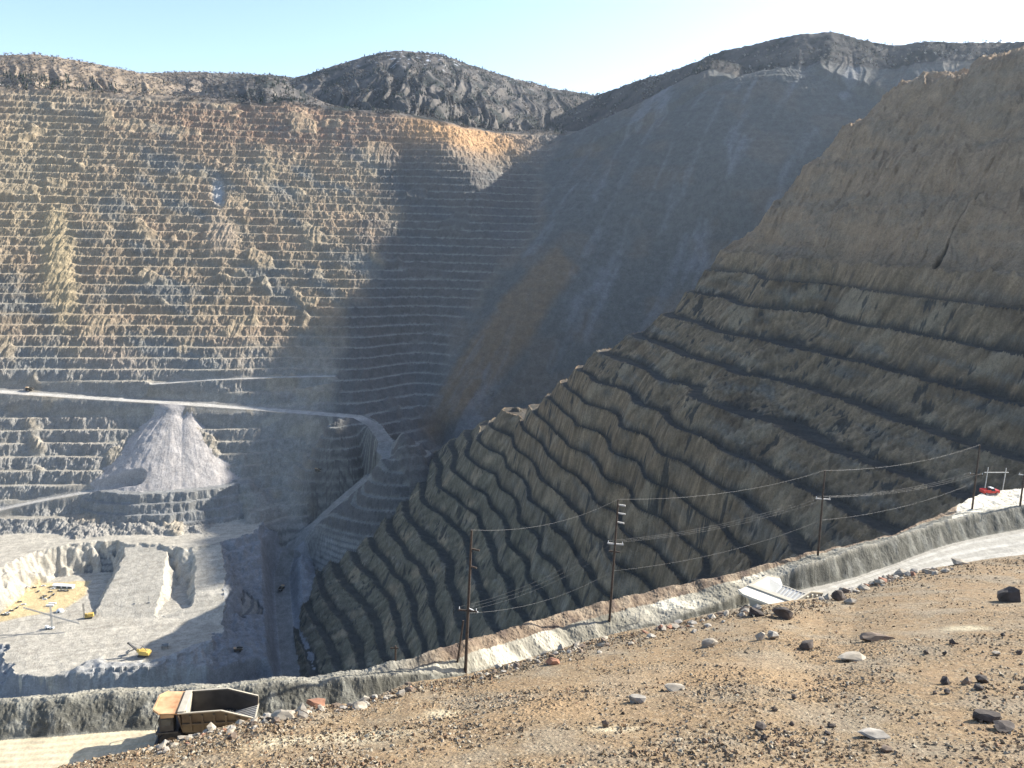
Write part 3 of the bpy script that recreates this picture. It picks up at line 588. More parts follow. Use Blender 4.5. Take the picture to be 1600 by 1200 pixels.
M = {
 'bed_rust': simple_mat('bed_paint_rusty', (.135, .105, .065), .7, 0, .2, .5, (.085, .06, .04)),
 'canopy_tan': simple_mat('canopy_tan', (.54, .36, .19), .65, 0, .15, .5, (.36, .18, .08)),
 'bed_in': simple_mat('bed_steel_with_shade', (.045, .04, .035), .55, 0, .3, .6),  # shadow inside the bed put into a near-black steel colour
 'rib': simple_mat('scoured_steel', (.42, .40, .36), .5, 0, .15, 1.0),
 'lip': simple_mat('bright_steel_edge', (.44, .39, .30), .5, 0, .1, 1.0),
 'cream': simple_mat('cream_paint', (.62, .57, .46), .6, 0, .06, .4), 'greybed': simple_mat('grey_bed', (.55, .55, .52), .55, 0, .08, .5),
 'yellow': simple_mat('machine_yellow', (.62, .42, .10), .5, 0, .15, .2), 'dark': simple_mat('dark_steel_and_shade', (.05, .05, .05), .6, 0, .3),
 'rubber': simple_mat('rubber', (.025, .025, .025), .85, 0, .3, 2.0), 'glass': simple_mat('cab_glass', (.03, .04, .05), .1, 0, .1),
 'wood': simple_mat('weathered_pole_wood', (.06, .042, .03), .9, 0, .3, 2.0), 'wood_l': simple_mat('bleached_crossarm', (.50, .47, .42), .8, 0, .15, 2.0),
 'red': simple_mat('red_paint', (.52, .035, .03), .4, 0, .1), 'white': simple_mat('white_paint', (.78, .78, .76), .5, 0, .05),
 'wire': simple_mat('wire_metal', (.03, .03, .03), .5, 0, .1), 'grey': simple_mat('grey_metal', (.30, .30, .29), .6, 0, .15),
 'rock_b': simple_mat('brown_rock', (.17, .125, .09), .95, 0, .4, 1.4), 'rock_g': simple_mat('grey_rock', (.30, .27, .225), .95, 0, .3, 1.4),
 'rock_d': simple_mat('dark_rock', (.075, .06, .05), .95, 0, .4, 1.4), 'rock_r': simple_mat('reddish_rock', (.30, .15, .09), .95, 0, .35, 1.4), 'rock_p': simple_mat('pale_rock', (.33, .285, .22), .95, 0, .25, 1.4),
}
class MB:
    def __init__(s): s.v = []; s.f = []
    def add(s, v, f):
        o = len(s.v); s.v += [tuple(p) for p in v]; s.f += [tuple(i + o for i in q) for q in f]; return s
    def box(s, x0, x1, y0, y1, z0, z1, M_=None):
        v = [(x0, y0, z0), (x1, y0, z0), (x1, y1, z0), (x0, y1, z0), (x0, y0, z1), (x1, y0, z1), (x1, y1, z1), (x0, y1, z1)]
        if M_ is not None: v = [M_ @ Vector(p) for p in v]
        return s.add(v, [(3, 2, 1, 0), (4, 5, 6, 7), (0, 1, 5, 4), (1, 2, 6, 5), (2, 3, 7, 6), (3, 0, 4, 7)])
    def bar(s, a, b, w, h=None):
        """square bar between two points"""
        a = Vector(a); b = Vector(b); d = (b - a).normalized(); u = d.cross(Vector((0, 0, 1)))
        if u.length < 1e-3: u = Vector((1, 0, 0))
        u.normalize(); n = u.cross(d); h = h or w; v = []
        for p in (a, b):
            for i, j in ((-1, -1), (1, -1), (1, 1), (-1, 1)): v.append(p + u * i * w / 2 + n * j * h / 2)
        return s.add(v, [(0, 1, 2, 3), (7, 6, 5, 4), (0, 4, 5, 1), (1, 5, 6, 2), (2, 6, 7, 3), (3, 7, 4, 0)])
    def tube(s, a, b, r0, r1=None, n=10):
        a = Vector(a); b = Vector(b); r1 = r0 if r1 is None else r1; d = (b - a).normalized(); u = d.cross(Vector((0, 0, 1)))
        if u.length < 1e-3: u = Vector((1, 0, 0))
        u.normalize(); w = u.cross(d); v = []
        for p, r in ((a, r0), (b, r1)):
            for k in range(n): t = 2 * math.pi * k / n; v.append(p + (u * math.cos(t) + w * math.sin(t)) * r)
        return s.add(v, [(k, k + n, (k + 1) % n + n, (k + 1) % n) for k in range(n)] + [tuple(range(n)), tuple(range(2 * n - 1, n - 1, -1))])
    def slab(s, quad, t):
        """a plate of thickness t below a quad or polygon"""
        q = [Vector(p) for p in quad]; n = (q[1] - q[0]).cross(q[-1] - q[0]).normalized() * t; k = len(q)
        return s.add(q + [p - n for p in q], [tuple(range(k)), tuple(range(2 * k - 1, k - 1, -1))] + [(i, i + k, (i + 1) % k + k, (i + 1) % k) for i in range(k)])
    def build(s, name, mat, parent=None, bevel=0):
        me = bpy.data.meshes.new(name); me.from_pydata(s.v, [], s.f); me.materials.append(mat)
        bm = bmesh.new(); bm.from_mesh(me); bmesh.ops.recalc_face_normals(bm, faces=bm.faces)
        if bevel: bmesh.ops.bevel(bm, geom=bm.edges[:], offset=bevel, segments=1, affect='EDGES')
        bm.to_mesh(me); bm.free()
        o = bpy.data.objects.new(name, me); COL.objects.link(o)
        if parent: o.parent = parent
        return o
def empty(name, loc, rz=0, sc=1.0):
    o = bpy.data.objects.new(name, None); COL.objects.link(o); o.location = loc; o.rotation_euler = (0, 0, rz); o.scale = (sc, sc, sc); o.empty_display_size = 0.5; return o
def kids(o): return [c for c in bpy.data.objects if c.parent == o]
def copy_tree(o, parent=None):
    c = o.copy(); COL.objects.link(c); c.parent = parent
    for ch in kids(o): copy_tree(ch, c)
    return c

# ---- haul trucks
def haul_truck(W, paint, canopy, floor, label):
    t = empty('haul_truck', (0, 0, 0)); tag(t, label, 'haul truck'); h = W / 2; k = W / 7.0
    bed = MB()
    rim = lambda x: 6.2 if x > -3 else 6.2 - (-3 - x) * 0.36
    xs = [2.4, -3.0, -7.3]; zf = [3.0, 2.6, 3.5]
    for sgn in (-1, 1):
        for a in range(2):                               # outward leaning side walls, two panels a side
            q = [(xs[a], sgn * h * .84, zf[a]), (xs[a + 1], sgn * h * .84, zf[a + 1]), (xs[a + 1], sgn * h, rim(xs[a + 1])), (xs[a], sgn * h, rim(xs[a]))]
            bed.slab(q if sgn > 0 else q[::-1], .14)
        for x in (1.2, -.4, -2.0, -3.6, -5.2):
            bed.bar((x, sgn * (h * .87 + .05), zf[0] + .1), (x, sgn * (h * 1.0 + .06), rim(x) - .4), .3, .2)
        bed.bar((2.4, sgn * (h * .92 + .1), 4.4), (-7.0, sgn * (h * .92 + .1), 4.2), .22, .22)
    bed.slab([(2.9, -h, 6.2), (2.9, h, 6.2), (2.3, h * .84, 3.0), (2.3, -h * .84, 3.0)], .16)
    b = bed.build('dump_bed', paint, t)
    f = MB()
    f.slab([(2.4, -h * .84, 3.0), (2.4, h * .84, 3.0), (-3, h * .84, 2.6), (-3, -h * .84, 2.6)], .14)
    f.slab([(-3, -h * .84, 2.6), (-3, h * .84, 2.6), (-7.3, h * .9, 3.5), (-7.3, -h * .9, 3.5)], .14)
    f.build('bed_floor', floor, b)
    for sgn in (-1, 1):
        ln = MB()
        for a in range(2):
            q = [(xs[a], sgn * (h * .84 - .24), zf[a]), (xs[a + 1], sgn * (h * .84 - .24), zf[a + 1]), (xs[a + 1], sgn * (h - .24), rim(xs[a + 1]) - .03), (xs[a], sgn * (h - .24), rim(xs[a]) - .03)]
            ln.slab(q if sgn < 0 else q[::-1], .05)
        ln.build('added_side_sheet', floor, b)  # added inner sheets; on the rusty truck they stand for bed shadow
    r = MB()
    for i in range(11):
        y = -h * .8 + i * h * .16; r.bar((-4.0, y, 2.9), (-7.3, y * 1.06, 3.6), .16, .16)
    r.build('floor_rib', M['rib'], b)
    l = MB()
    for sgn in (-1, 1):
        l.bar((2.9, sgn * h, 6.25), (-3, sgn * h, 6.25), .22, .16); l.bar((-3, sgn * h, 6.25), (-7.3, sgn * h, rim(-7.3) + .05), .22, .16); l.bar((-7.3, sgn * h, rim(-7.3)), (-7.3, sgn * h * .9, 3.5), .16, .16)
    l.bar((-7.35, -h * .9, 3.5), (-7.35, h * .9, 3.5), .2, .2)
    l.build('rim_rail', M['lip'], b)
    c = MB()
    c.slab([(2.5, -h, 6.25), (5.3, -h, 6.45), (6.3, -h * .62, 6.5), (6.3, h * .62, 6.5), (5.3, h, 6.45), (2.5, h, 6.25)], .2)
    c.bar((5.3, -h, 6.4), (6.3, -h * .62, 6.46), .25, .32); c.bar((6.3, -h * .62, 6.46), (6.3, h * .62, 6.46), .25, .32); c.bar((6.3, h * .62, 6.46), (5.3, h, 6.4), .25, .32)
    c.box(3.4, 5.2, -h - .02, -h + .2, 5.7, 6.2); c.box(3.4, 5.2, h - .2, h + .02, 5.7, 6.2)
    cn = c.build('canopy', canopy, b)
    cr = MB(); cr.box(2.0, 2.9, -h * .96, h * .96, 6.3, 6.5); cr.slab([(1.9, -h * .8, 6.3), (1.9, h * .8, 6.3), (2.2, h * .8, 3.4), (2.2, -h * .8, 3.4)], .1)
    cr.build('headboard', M['lip'], b)
    ch = MB()
    for sgn in (-1, 1): ch.box(-6.2, 5.4, sgn * .9 * k - .3, sgn * .9 * k + .3, 1.5, 2.4)
    ch.box(-3.6, -2.4, -h * .7, h * .7, 1.2, 2.2); ch.box(3.4, 4.4, -h * .7, h * .7, 1.2, 2.2); ch.box(-6.4, -5.4, -1.4 * k, 1.4 * k, 1.4, 2.6)
    ch.bar((.5, -.9 * k, 1.9), (1.8, -.9 * k, 3.6), .35); ch.bar((.5, .9 * k, 1.9), (1.8, .9 * k, 3.6), .35)
    ch.build('chassis', M['dark'], t)
    d = MB(); d.box(3.0, 6.0, -h * .95, h * .95, 3.1, 3.35); d.box(5.2, 6.1, -h * .5, h * .5, 1.2, 3.1); d.box(5.9, 6.3, -h * .9, h * .9, 1.0, 1.6)
    for y in (-h * .9, -h * .3, h * .3, h * .9): d.bar((6.0, y, 3.35), (6.0, y, 4.3), .07)
    d.bar((6.0, -h * .9, 4.3), (6.0, h * .9, 4.3), .07); d.bar((6.2, -h * .6, 1.2), (6.0, -h * .85, 3.2), .12); d.bar((6.2, -h * .75, 1.2), (6.0, -h * 1.0, 3.2), .12)
    d.build('front_deck', M['dark'], t)  # deck, and the rusty truck's cab: canopy shade put into the colour
    cb = MB(); cb.box(3.6, 5.5, h * .25, h * .9, 3.36, 5.6); ca = cb.build('cab', M['dark'] if W < 6 else paint, t, .06)
    g = MB(); g.box(5.51, 5.54, h * .32, h * .84, 4.3, 5.3); g.box(3.9, 5.2, h * .9 + .01, h * .9 + .04, 4.3, 5.3); g.build('window', M['glass'], ca)
    for sgn in (-1, 1):
        hl = MB(); hl.box(6.3, 6.36, sgn * h * .6 - .25, sgn * h * .6 + .25, 1.9, 2.2); hl.build('headlight', M['white'], t)
    for x, ys in ((3.9, (.80,)), (-3.0, (.48, .86))):
        for sgn in (-1, 1):
            for y in ys:
                w = MB(); w.tube((x, sgn * h * y - .5 * k, 1.7), (x, sgn * h * y + .5 * k, 1.7), 1.7, n=28)
                for q in range(28):
                    a = 2 * math.pi * q / 28; p = Vector((x + 1.72 * math.cos(a), 0, 1.7 + 1.72 * math.sin(a)))
                    w.bar(p + Vector((0, sgn * h * y - .48 * k, 0)), p + Vector((0, sgn * h * y + .48 * k, 0)), .14, .14)
                wo = w.build('wheel', M['rubber'], t)
                rm = MB(); rm.tube((x, sgn * h * y - .53 * k, 1.7), (x, sgn * h * y + .53 * k, 1.7), .85, n=20); rm.tube((x, sgn * h * y - .58 * k, 1.7), (x, sgn * h * y + .58 * k, 1.7), .4, n=14); rm.build('rim', paint, wo)
    return t
t1 = haul_truck(5.6, M['bed_rust'], M['canopy_tan'], M['bed_in'], 'rusty brown haul truck with empty dump bed and tan canopy on the near road')
t1.location = (TRUCK1[0], TRUCK1[1], 0); t1.rotation_euler = (0, 0, R(TRUCK1[2])); t1.location.z = fg_z(TRUCK1[0], TRUCK1[1]) - .05; t1.scale = (.87,) * 3
lt = MB()                                                # worn stencilled marks on the side facing the slope (three upright strokes and a short word, unreadable in the photo)
for i in range(3): lt.box(-.2 + i * .32, -.05 + i * .32, -2.82, -2.78, 5.0, 5.6)
mk = lt.build('worn_marking', M['rib'], [c for c in t1.children if c.name.startswith('dump_bed')][0]); mk.location = (0, 0.06, 0)
t2 = haul_truck(7.4, M['cream'], M['cream'], M['greybed'], 'cream haul truck showing only its pale canopy and bed above the gravel crest')
t2.location = (TRUCK2[0], TRUCK2[1], fg_z(TRUCK2[0], TRUCK2[1])); t2.rotation_euler = (0, 0, R(TRUCK2[2])); t2.scale = (1.25,) * 3; t2.location.z -= .8
for px, py, yaw, sc, lb in ((440, 923, 80, 1.25, 'dark haul truck driving up the shaded haul road at the pit bottom'), (372, 1019, 200, 1.1, 'small dark haul truck on the shaded bench right of the pit floor'), (46, 611, 170, 1.3, 'tiny haul truck on the pale road crossing the left pit wall'), (497, 741, 160, 1.1, 'small haul truck on the shaded terrace inside the hairpin road')):
    c = copy_tree(t1); p = far_hit(px, py); c.location = (p.x, p.y, far_z(p.x, p.y)); c.rotation_euler = (0, 0, R(yaw)); c.scale = (sc,) * 3; c['label'] = lb

# ---- power poles
def pole(base_px, top_px, label, r=.17, arms=(), extra=None):
    b = fg_hit(*base_px); d = ray(*top_px); tp = Vector(d * (b.y / d[1])); b.z = fg_z(b.x, b.y)
    t = empty('power_pole', b); tag(t, label, 'power pole', 'power poles along the rim')
    ax = tp - b; m = MB(); m.tube((0, 0, -.8), ax, r * 1.25, r * .75, 12); m.build('shaft', M['wood'], t)
    pts = {}
    for py, x0, x1, mat, nm in arms:
        f = (base_px[1] - py) / (base_px[1] - top_px[1]); c = ax * f; s = b.length / FPX
        cx = base_px[0] + (top_px[0] - base_px[0]) * f; a = c + Vector(((x0 - cx) * s, .25, 0)); e = c + Vector(((x1 - cx) * s, -.25, 0))
        am = MB(); am.bar(a, e, .2, .24); ao = am.build(nm, M[mat], t)
        if nm == 'crossarm':
            for q in (.06, .5, .94): w = a.lerp(e, q); MB().tube(w + Vector((0, 0, .1)), w + Vector((0, 0, .5)), .07, .05, 8).build('insulator', M['white'], ao)
            pts[py] = [b + a.lerp(e, q) + Vector((0, 0, .5)) for q in (.06, .5, .94)]
    return t, b, tp, pts
P = []
P.append(pole((727, 1050), (737, 828), 'tall brown pole with a leaning brace, nearest of the power poles, beside the dark berm', .22, [(953, 717, 745, 'wood', 'crossarm'), (858, 737, 748, 'wood', 'side_arm'), (885, 736, 744, 'wood', 'side_arm')]))
br = MB(); tt = P[0][0]; s_ = P[0][1].length / FPX; br.tube(Vector((-14 * s_, .6, -.6)), Vector((-4 * s_, .1, 80 * s_)), .17, .13, 10); br.build('brace', M['wood'], tt)
la = MB(); la.bar(Vector((.9 * 8 * s_ * .5, 0, 100 * s_)), Vector((15 * s_, 0, 94 * s_)), .12); la.bar(Vector((15 * s_, 0, 94 * s_)), Vector((17 * s_, 0, 94 * s_)), .3, .18); la.build('lamp_arm', M['white'], tt)
P.append(pole((952, 972), (966, 780), 'tall dark pole with three short arms near its top, second from the dark berm', .2, [(849, 950, 973, 'wood_l', 'crossarm'), (861, 952, 968, 'wood', 'lower_arm'), (789, 965, 976, 'wood_l', 'side_arm'), (802, 965, 976, 'wood_l', 'side_arm'), (816, 965, 974, 'wood_l', 'side_arm')]))
P.append(pole((1278, 868), (1289, 735), 'dark pole with one pale crossarm on the berm, third from the dark berm', .2, [(779, 1276, 1296, 'wood_l', 'crossarm')]))
P.append(pole((1519, 795), (1531, 695), 'dark pole standing left of the red pickup truck', .22, [(741, 1517, 1534, 'wood', 'crossarm')]))
P.append(pole((1594, 790), (1601, 736), 'short pole at the right edge of the photo beyond the red pickup truck', .22, [(742, 1594, 1608, 'wood_l', 'crossarm')]))
def catenary(pts, sag, r, n=14):
    m = MB()
    for a, b in zip(pts[:-1], pts[1:]):
        q = [Vector(a).lerp(Vector(b), i / n) - Vector((0, 0, sag * 4 * (i / n) * (1 - i / n))) for i in range(n + 1)]
        for u, v in zip(q[:-1], q[1:]): m.tube(u, v, r, r, 4)
    return m
far_end = P[4][1] + Vector((60, 10, 18))
o = catenary([p[2] for p in P] + [far_end], 1.8, .010).build('power_line', M['wire']); tag(o, 'thin topmost wire sagging between the tips of the poles', 'wire', 'power wires along the rim')
for k in range(3):
    pts = [list(p[3].values())[0][k] for p in P]
    o = catenary(pts + [far_end + Vector((0, k, -5))], 1.6, .008).build('power_line', M['wire']); tag(o, 'one of three thin parallel wires strung between the crossarms of the poles', 'wire', 'power wires along the rim')
o = catenary([p[1].lerp(p[2], .42) for p in P[:4]], 1.8, .010).build('power_line', M['wire']); tag(o, 'lowest thin cable slung between the shafts of the poles below the crossarms', 'wire', 'power wires along the rim')
# pole standing below the edge of the rim, only its head showing
d = ray(616, 1036); b = Vector(d * (146 / math.hypot(d[0], d[1]))); d = ray(618, 1009); tp = Vector(d * (b.y / d[1]))
t = empty('power_pole', b + Vector((0, 0, -9))); tag(t, 'short pole with a dark crossarm peeking above the rim edge left of the tall poles', 'power pole', 'power poles along the rim')
MB().tube((0, 0, -22), tp - b + Vector((0, 0, 9)), .2, .16).build('shaft', M['wood'], t)
MB().bar((-.75, 0, tp.z - b.z + 8.5), (.75, 0, tp.z - b.z + 8.5), .16, .2).build('crossarm', M['wood'], t)
# gallows frame behind the pad
d = ray(1539, 772); b = Vector(d * (283 / math.hypot(d[0], d[1]))); t = empty('switch_frame', b); tag(t, 'weathered timber frame of two posts and a beam behind the red pickup truck', 'frame')
s_ = b.length / FPX
for x in (-2, 22): MB().tube((x * s_, 0, -10), (x * s_ + .3, 0, 37 * s_), .16, .13).build('post', M['wood_l'], t)
MB().bar((-5 * s_, 0, 30 * s_), (27 * s_, 0, 31 * s_), .22).build('beam', M['wood_l'], t)
for px, lb in ((992, 'left one of two thin marker stakes on the shoulder'), (998, 'right one of two thin marker stakes on the shoulder')):
    b = fg_hit(px, 974); t = MB().tube((0, 0, -.3), (.05, 0, 2.0), .06, .05, 6).build('marker_stake', M['wood_l']); t.location = b; tag(t, lb, 'stake', 'marker stakes')

# ---- pickups
def pickup(paint, label, group=None):
    t = empty('pickup_truck', (0, 0, 0)); tag(t, label, 'pickup truck', group)
    b = MB(); b.box(-2.8, 2.7, -.98, .98, .55, 1.15); b.box(-2.8, -.3, -.98, -.86, 1.15, 1.5); b.box(-2.8, -.3, .86, .98, 1.15, 1.5); b.box(-2.8, -2.68, -.86, .86, 1.15, 1.5); b.box(1.2, 2.6, -.9, .9, 1.15, 1.3); b.build('body', paint, t)
    c = MB(); c.add([(-.3, -.9, 1.15), (1.3, -.9, 1.15), (1.3, .9, 1.15), (-.3, .9, 1.15), (-.15, -.75, 1.95), (.75, -.75, 1.95), (.75, .75, 1.95), (-.15, .75, 1.95)], [(0, 1, 5, 4), (1, 2, 6, 5), (2, 3, 7, 6), (3, 0, 4, 7)]); c.build('window', M['glass'], t)
    c = MB(); c.box(-.2, .8, -.78, .78, 1.95, 2.02); c.box(-.2, .4, -.5, .5, 2.02, 2.12); c.build('roof', M['white'], t)
    for x in (-1.75, 1.75):
        for y in (-.85, .85):
            w = MB().tube((x, y - .13, .42), (x, y + .13, .42), .42, n=14).build('wheel', M['rubber'], t); MB().tube((x, y - .15, .42), (x, y + .15, .42), .22, n=10).build('rim', M['grey'], w)
    return t
pk = pickup(M['red'], 'red pickup truck parked on the pale pad at the right edge'); b = fg_hit(1546, 772); pk.location = (b.x, b.y, b.z); pk.rotation_euler = (0, 0, R(8))
s_ = 24 * b.length / FPX / 5.5; pk.scale = (s_,) * 3
wp = pickup(M['white'], '', 'parked vehicles in the pit yard'); bpk = pickup(M['dark'], '', 'parked vehicles in the pit yard')
cars = [(43, 919, 'w', 'white pickup nearest the long shed, at the left end of its row'), (54, 919, 'd', 'dark pickup in the row left of the long shed'), (60, 925, 'd', 'dark pickup parked alone on tan ground below the row'), (68, 916, 'w', 'white pickup next to the left end of the long shed'),
        (93, 924, 'd', 'left one of three dark pickups in front of the long shed'), (98, 924, 'd', 'middle one of three dark pickups in front of the long shed'), (104, 924, 'd', 'right one of three dark pickups in front of the long shed'),
        (83, 921, 'w', 'white pickup near the front of the long shed'), (79, 926, 'd', 'dark pickup at the top of the cluster mid-yard'), (70, 932, 'd', 'dark pickup in the middle of the yard cluster'), (66, 935, 'd', 'dark pickup lowest left of the yard cluster'), (78, 934, 'd', 'dark pickup lowest right of the yard cluster'), (84, 930, 'd', 'dark pickup at the right side of the yard cluster'), (70, 938, 'w', 'pale pickup just below the yard cluster'),
        (31, 941, 'd', 'dark pickup by the left bank, uppermost on the yard edge'), (37, 945, 'w', 'white pickup near the left bank of the yard'), (27, 951, 'd', 'large dark pickup by the left bank of the yard'), (18, 955, 'd', 'dark pickup further down along the left bank'), (12, 959, 'w', 'white pickup low on the left bank of the yard'), (11, 962, 'd', 'dark pickup at the lowest left of the yard'), (5, 961, 'd', 'dark pickup at the far left edge of the photo')]
for i, (px, py, kd, lb) in enumerate(cars):
    src = wp if kd == 'w' else bpk; c = copy_tree(src); p = far_hit(px, py); c.location = (p.x, p.y, far_z(p.x, p.y) - .1); c.rotation_euler = (0, 0, R(random.choice((15, 20, 195, 100)))); c.scale = (1.35,) * 3; c['label'] = lb
for src in (wp, bpk):
    for ch in kids(src):
        for g in kids(ch): bpy.data.objects.remove(g)
        bpy.data.objects.remove(ch)
    bpy.data.objects.remove(src)

# ---- machines on the pit floor
def track(mb, y, L, hh, w):
    n = 8; pts = [(L / 2 - hh / 2 + hh / 2 * math.sin(a), hh / 2 - hh / 2 * math.cos(a)) for a in np.linspace(0, math.pi, n)] + [(-L / 2 + hh / 2 - hh / 2 * math.sin(a), hh / 2 + hh / 2 * math.cos(a)) for a in np.linspace(0, math.pi, n)]
    v = [(x, y - w / 2, z) for x, z in pts] + [(x, y + w / 2, z) for x, z in pts]; k = len(pts)
    mb.add(v, [tuple(range(k)), tuple(range(2 * k - 1, k - 1, -1))] + [(i, i + k, (i + 1) % k + k, (i + 1) % k) for i in range(k)])
p = far_hit(224, 1026); t = empty('mining_shovel', (p.x, p.y, far_z(p.x, p.y)), R(172), 1.25); tag(t, 'yellow rope shovel with a raised boom working on the sunlit pit floor', 'mining shovel')
for y in (-3.6, 3.6): m = MB(); track(m, y, 11, 2.4, 2.0); m.build('track', M['dark'], t)
MB().box(-7.5, 4.0, -4.2, 4.2, 3.0, 8.2).box(-9.5, -7.5, -4.0, 4.0, 3.2, 7.0).build('machine_house', M['yellow'], t, .2)
MB().box(-2, 2, -2.2, 2.2, 1.5, 3.0).build('turntable', M['dark'], t); MB().box(2.0, 6.0, 2.2, 4.4, 6.5, 11.0).build('cab', M['yellow'], t, .15)
MB().bar((3.5, -1.2, 4.0), (19, -.4, 15.5), 1.1, 1.4).bar((3.5, 1.2, 4.0), (19, .4, 15.5), 1.1, 1.4).tube((19.3, -1, 15.8), (19.3, 1, 15.8), 1.3, n=14).build('boom', M['dark'], t)
MB().bar((9, 0, 9.5), (19.5, 0, 4.0), .9, 1.1).build('dipper_arm', M['dark'], t)
m = MB(); m.slab([(18.5, -2, 5.5), (18.5, 2, 5.5), (19.5, 2, 1.0), (19.5, -2, 1.0)], .4); m.slab([(18.5, -2, 5.5), (19.5, -2, 1.0), (22.8, -2, 1.6), (22.5, -2, 5.2)], .3); m.slab([(18.5, 2, 5.5), (22.5, 2, 5.2), (22.8, 2, 1.6), (19.5, 2, 1.0)], .3); m.slab([(22.5, -2, 5.2), (22.8, -2, 1.6), (22.8, 2, 1.6), (22.5, 2, 5.2)], .3)
m.build('dipper', M['grey'], t); MB().bar((-5, 0, 8), (0, 0, 14), .5).bar((0, 0, 14), (4, 0, 8), .5).bar((0, 0, 14), (19, 0, 16.5), .2).build('gantry', M['dark'], t)
p = far_hit(258, 1014); t = empty('ore_hopper', (p.x, p.y, far_z(p.x, p.y)), R(20), 1.1); tag(t, 'dark grey mobile box hopper standing right behind the yellow shovel', 'hopper')
m = MB(); m.add([(-5, -3, 6), (5, -3, 6), (5, 3, 6), (-5, 3, 6), (-2, -1.5, 2.5), (2, -1.5, 2.5), (2, 1.5, 2.5), (-2, 1.5, 2.5)], [(0, 4, 5, 1), (1, 5, 6, 2), (2, 6, 7, 3), (3, 7, 4, 0), (4, 7, 6, 5)]); m.build('bin', M['grey'], t)
for x in (-4, 4):
    for y in (-2.4, 2.4): MB().bar((x, y, 0), (x, y, 6), .4).build('leg', M['dark'], t)
p = far_hit(139, 966); t = empty('drill_rig', (p.x, p.y, far_z(p.x, p.y)), R(200), 1.35); tag(t, 'yellow blast hole drill rig with an upright mast in front of the dark bank', 'drill rig')
for y in (-2.6, 2.6): m = MB(); track(m, y, 9, 2.0, 1.3); m.build('track', M['dark'], t)
MB().box(-6, 4.5, -2.8, 2.8, 2.2, 3.2).box(-5.5, 1.0, -2.4, 2.4, 3.2, 6.4).build('deck', M['yellow'], t, .1); MB().box(2.0, 4.5, -2.6, -.4, 3.2, 6.0).build('cab', M['yellow'], t, .1)
m = MB()
for x, y in ((4.6, -.7), (6.0, -.7), (4.6, .7), (6.0, .7)): m.bar((x, y, 1.5), (x, y, 21), .22)
for z in range(2, 20, 2): m.bar((4.6, -.7, z), (6.0, -.7, z + 2), .14); m.bar((4.6, .7, z), (6.0, .7, z + 2), .14); m.bar((4.6, -.7, z), (4.6, .7, z + 2), .14)
m.build('mast', M['dark'], t)
p = far_hit(82, 983); t = empty('lattice_crane', (p.x, p.y, far_z(p.x, p.y)), R(0), 1.25); tag(t, 'thin grey lattice crane with a long jib on the sunlit pit floor', 'crane')
MB().box(-9, 2, -1.6, 1.6, 1.0, 2.6).box(-9, -6, -1.5, 1.5, 2.6, 4.6).build('carrier', M['white'], t)
for x in (-7, -4, 0): MB().tube((x, -1.8, .9), (x, 1.8, .9), .9, n=14).build('wheel', M['rubber'], t)
def lattice(a, b, w, n, r):
    a = Vector(a); b = Vector(b); d = (b - a).normalized(); u = d.cross(Vector((0, 1, .1))).normalized(); v = d.cross(u); m = MB(); c = [u * w + v * w, u * w - v * w, -u * w - v * w, -u * w + v * w]
    for q in c: m.bar(a + q, b + q, r)
    for i in range(n):
        p0 = a.lerp(b, i / n); p1 = a.lerp(b, (i + 1) / n)
        for k in range(4): m.bar(p0 + c[k], p1 + c[(k + 1) % 4], r * .7)
    return m
lattice((0, 0, 2), (0, 0, 33), .8, 14, .3).build('tower', M['grey'], t); lattice((-38, 2, 29), (38, -2, 10), .6, 26, .3).build('jib', M['grey'], t)
p = far_hit(100, 918); t = empty('long_shed', (p.x, p.y, far_z(p.x, p.y)), R(-4), 1.0); tag(t, 'long low white shed under the dark bench face beside the tan yard', 'shed')
MB().box(-19, 19, -4, 4, 0, 5).build('wall', M['white'], t); MB().slab([(-20, -5, 5.0), (20, -5, 5.0), (20, 0, 6.6), (-20, 0, 6.6)], .25).slab([(-20, 0, 6.6), (20, 0, 6.6), (20, 5, 5.0), (-20, 5, 5.0)], .25).build('roof', M['white'], t)
for k, (a, b_) in enumerate(((-12, -4), (-1, 7), (10, 17))): MB().box(a, b_, -4.08, -4.02, .5, 3.4).build('bay_opening', M['dark'], t)
p = far_hit(94, 956); t = empty('dome_tent', (p.x, p.y, far_z(p.x, p.y)), 0, 1.0); tag(t, 'white dome tent on the pale ground left of the yellow drill rig', 'tent')
v = []; f = []
for i in range(7):
    a = i / 6 * math.pi / 2
    for k in range(16): g = 2 * math.pi * k / 16; v.append((6.5 * math.cos(a) * math.cos(g), 5.5 * math.cos(a) * math.sin(g), 6.0 * math.sin(a)))
for i in range(6):
    for k in range(16): f.append((i * 16 + k, i * 16 + (k + 1) % 16, (i + 1) * 16 + (k + 1) % 16, (i + 1) * 16 + k))
MB().add(v, f).build('tent_shell', M['white'], t); MB().box(-1.6, 1.6, -5.6, -5.0, 0, 3).build('doorway', M['dark'], t)
for k, (px, py) in enumerate(((82, 945), (78, 948))):
    p = far_hit(px, py); o = MB(); o.box(-7, 7, -1.4, 1.4, .6, 3.4); t = empty('box_trailer', (p.x, p.y, far_z(p.x, p.y)), R(8), .9); tag(t, ('white box trailer beside the dome tent, the upper of the two', 'white box trailer beside the dome tent, the lower of the two')[k], 'trailer', 'box trailers'); o.build('box', M['white'], t); MB().box(-6.5, 6.5, -1.2, 1.2, 0, .6).build('underframe', M['dark'], t)
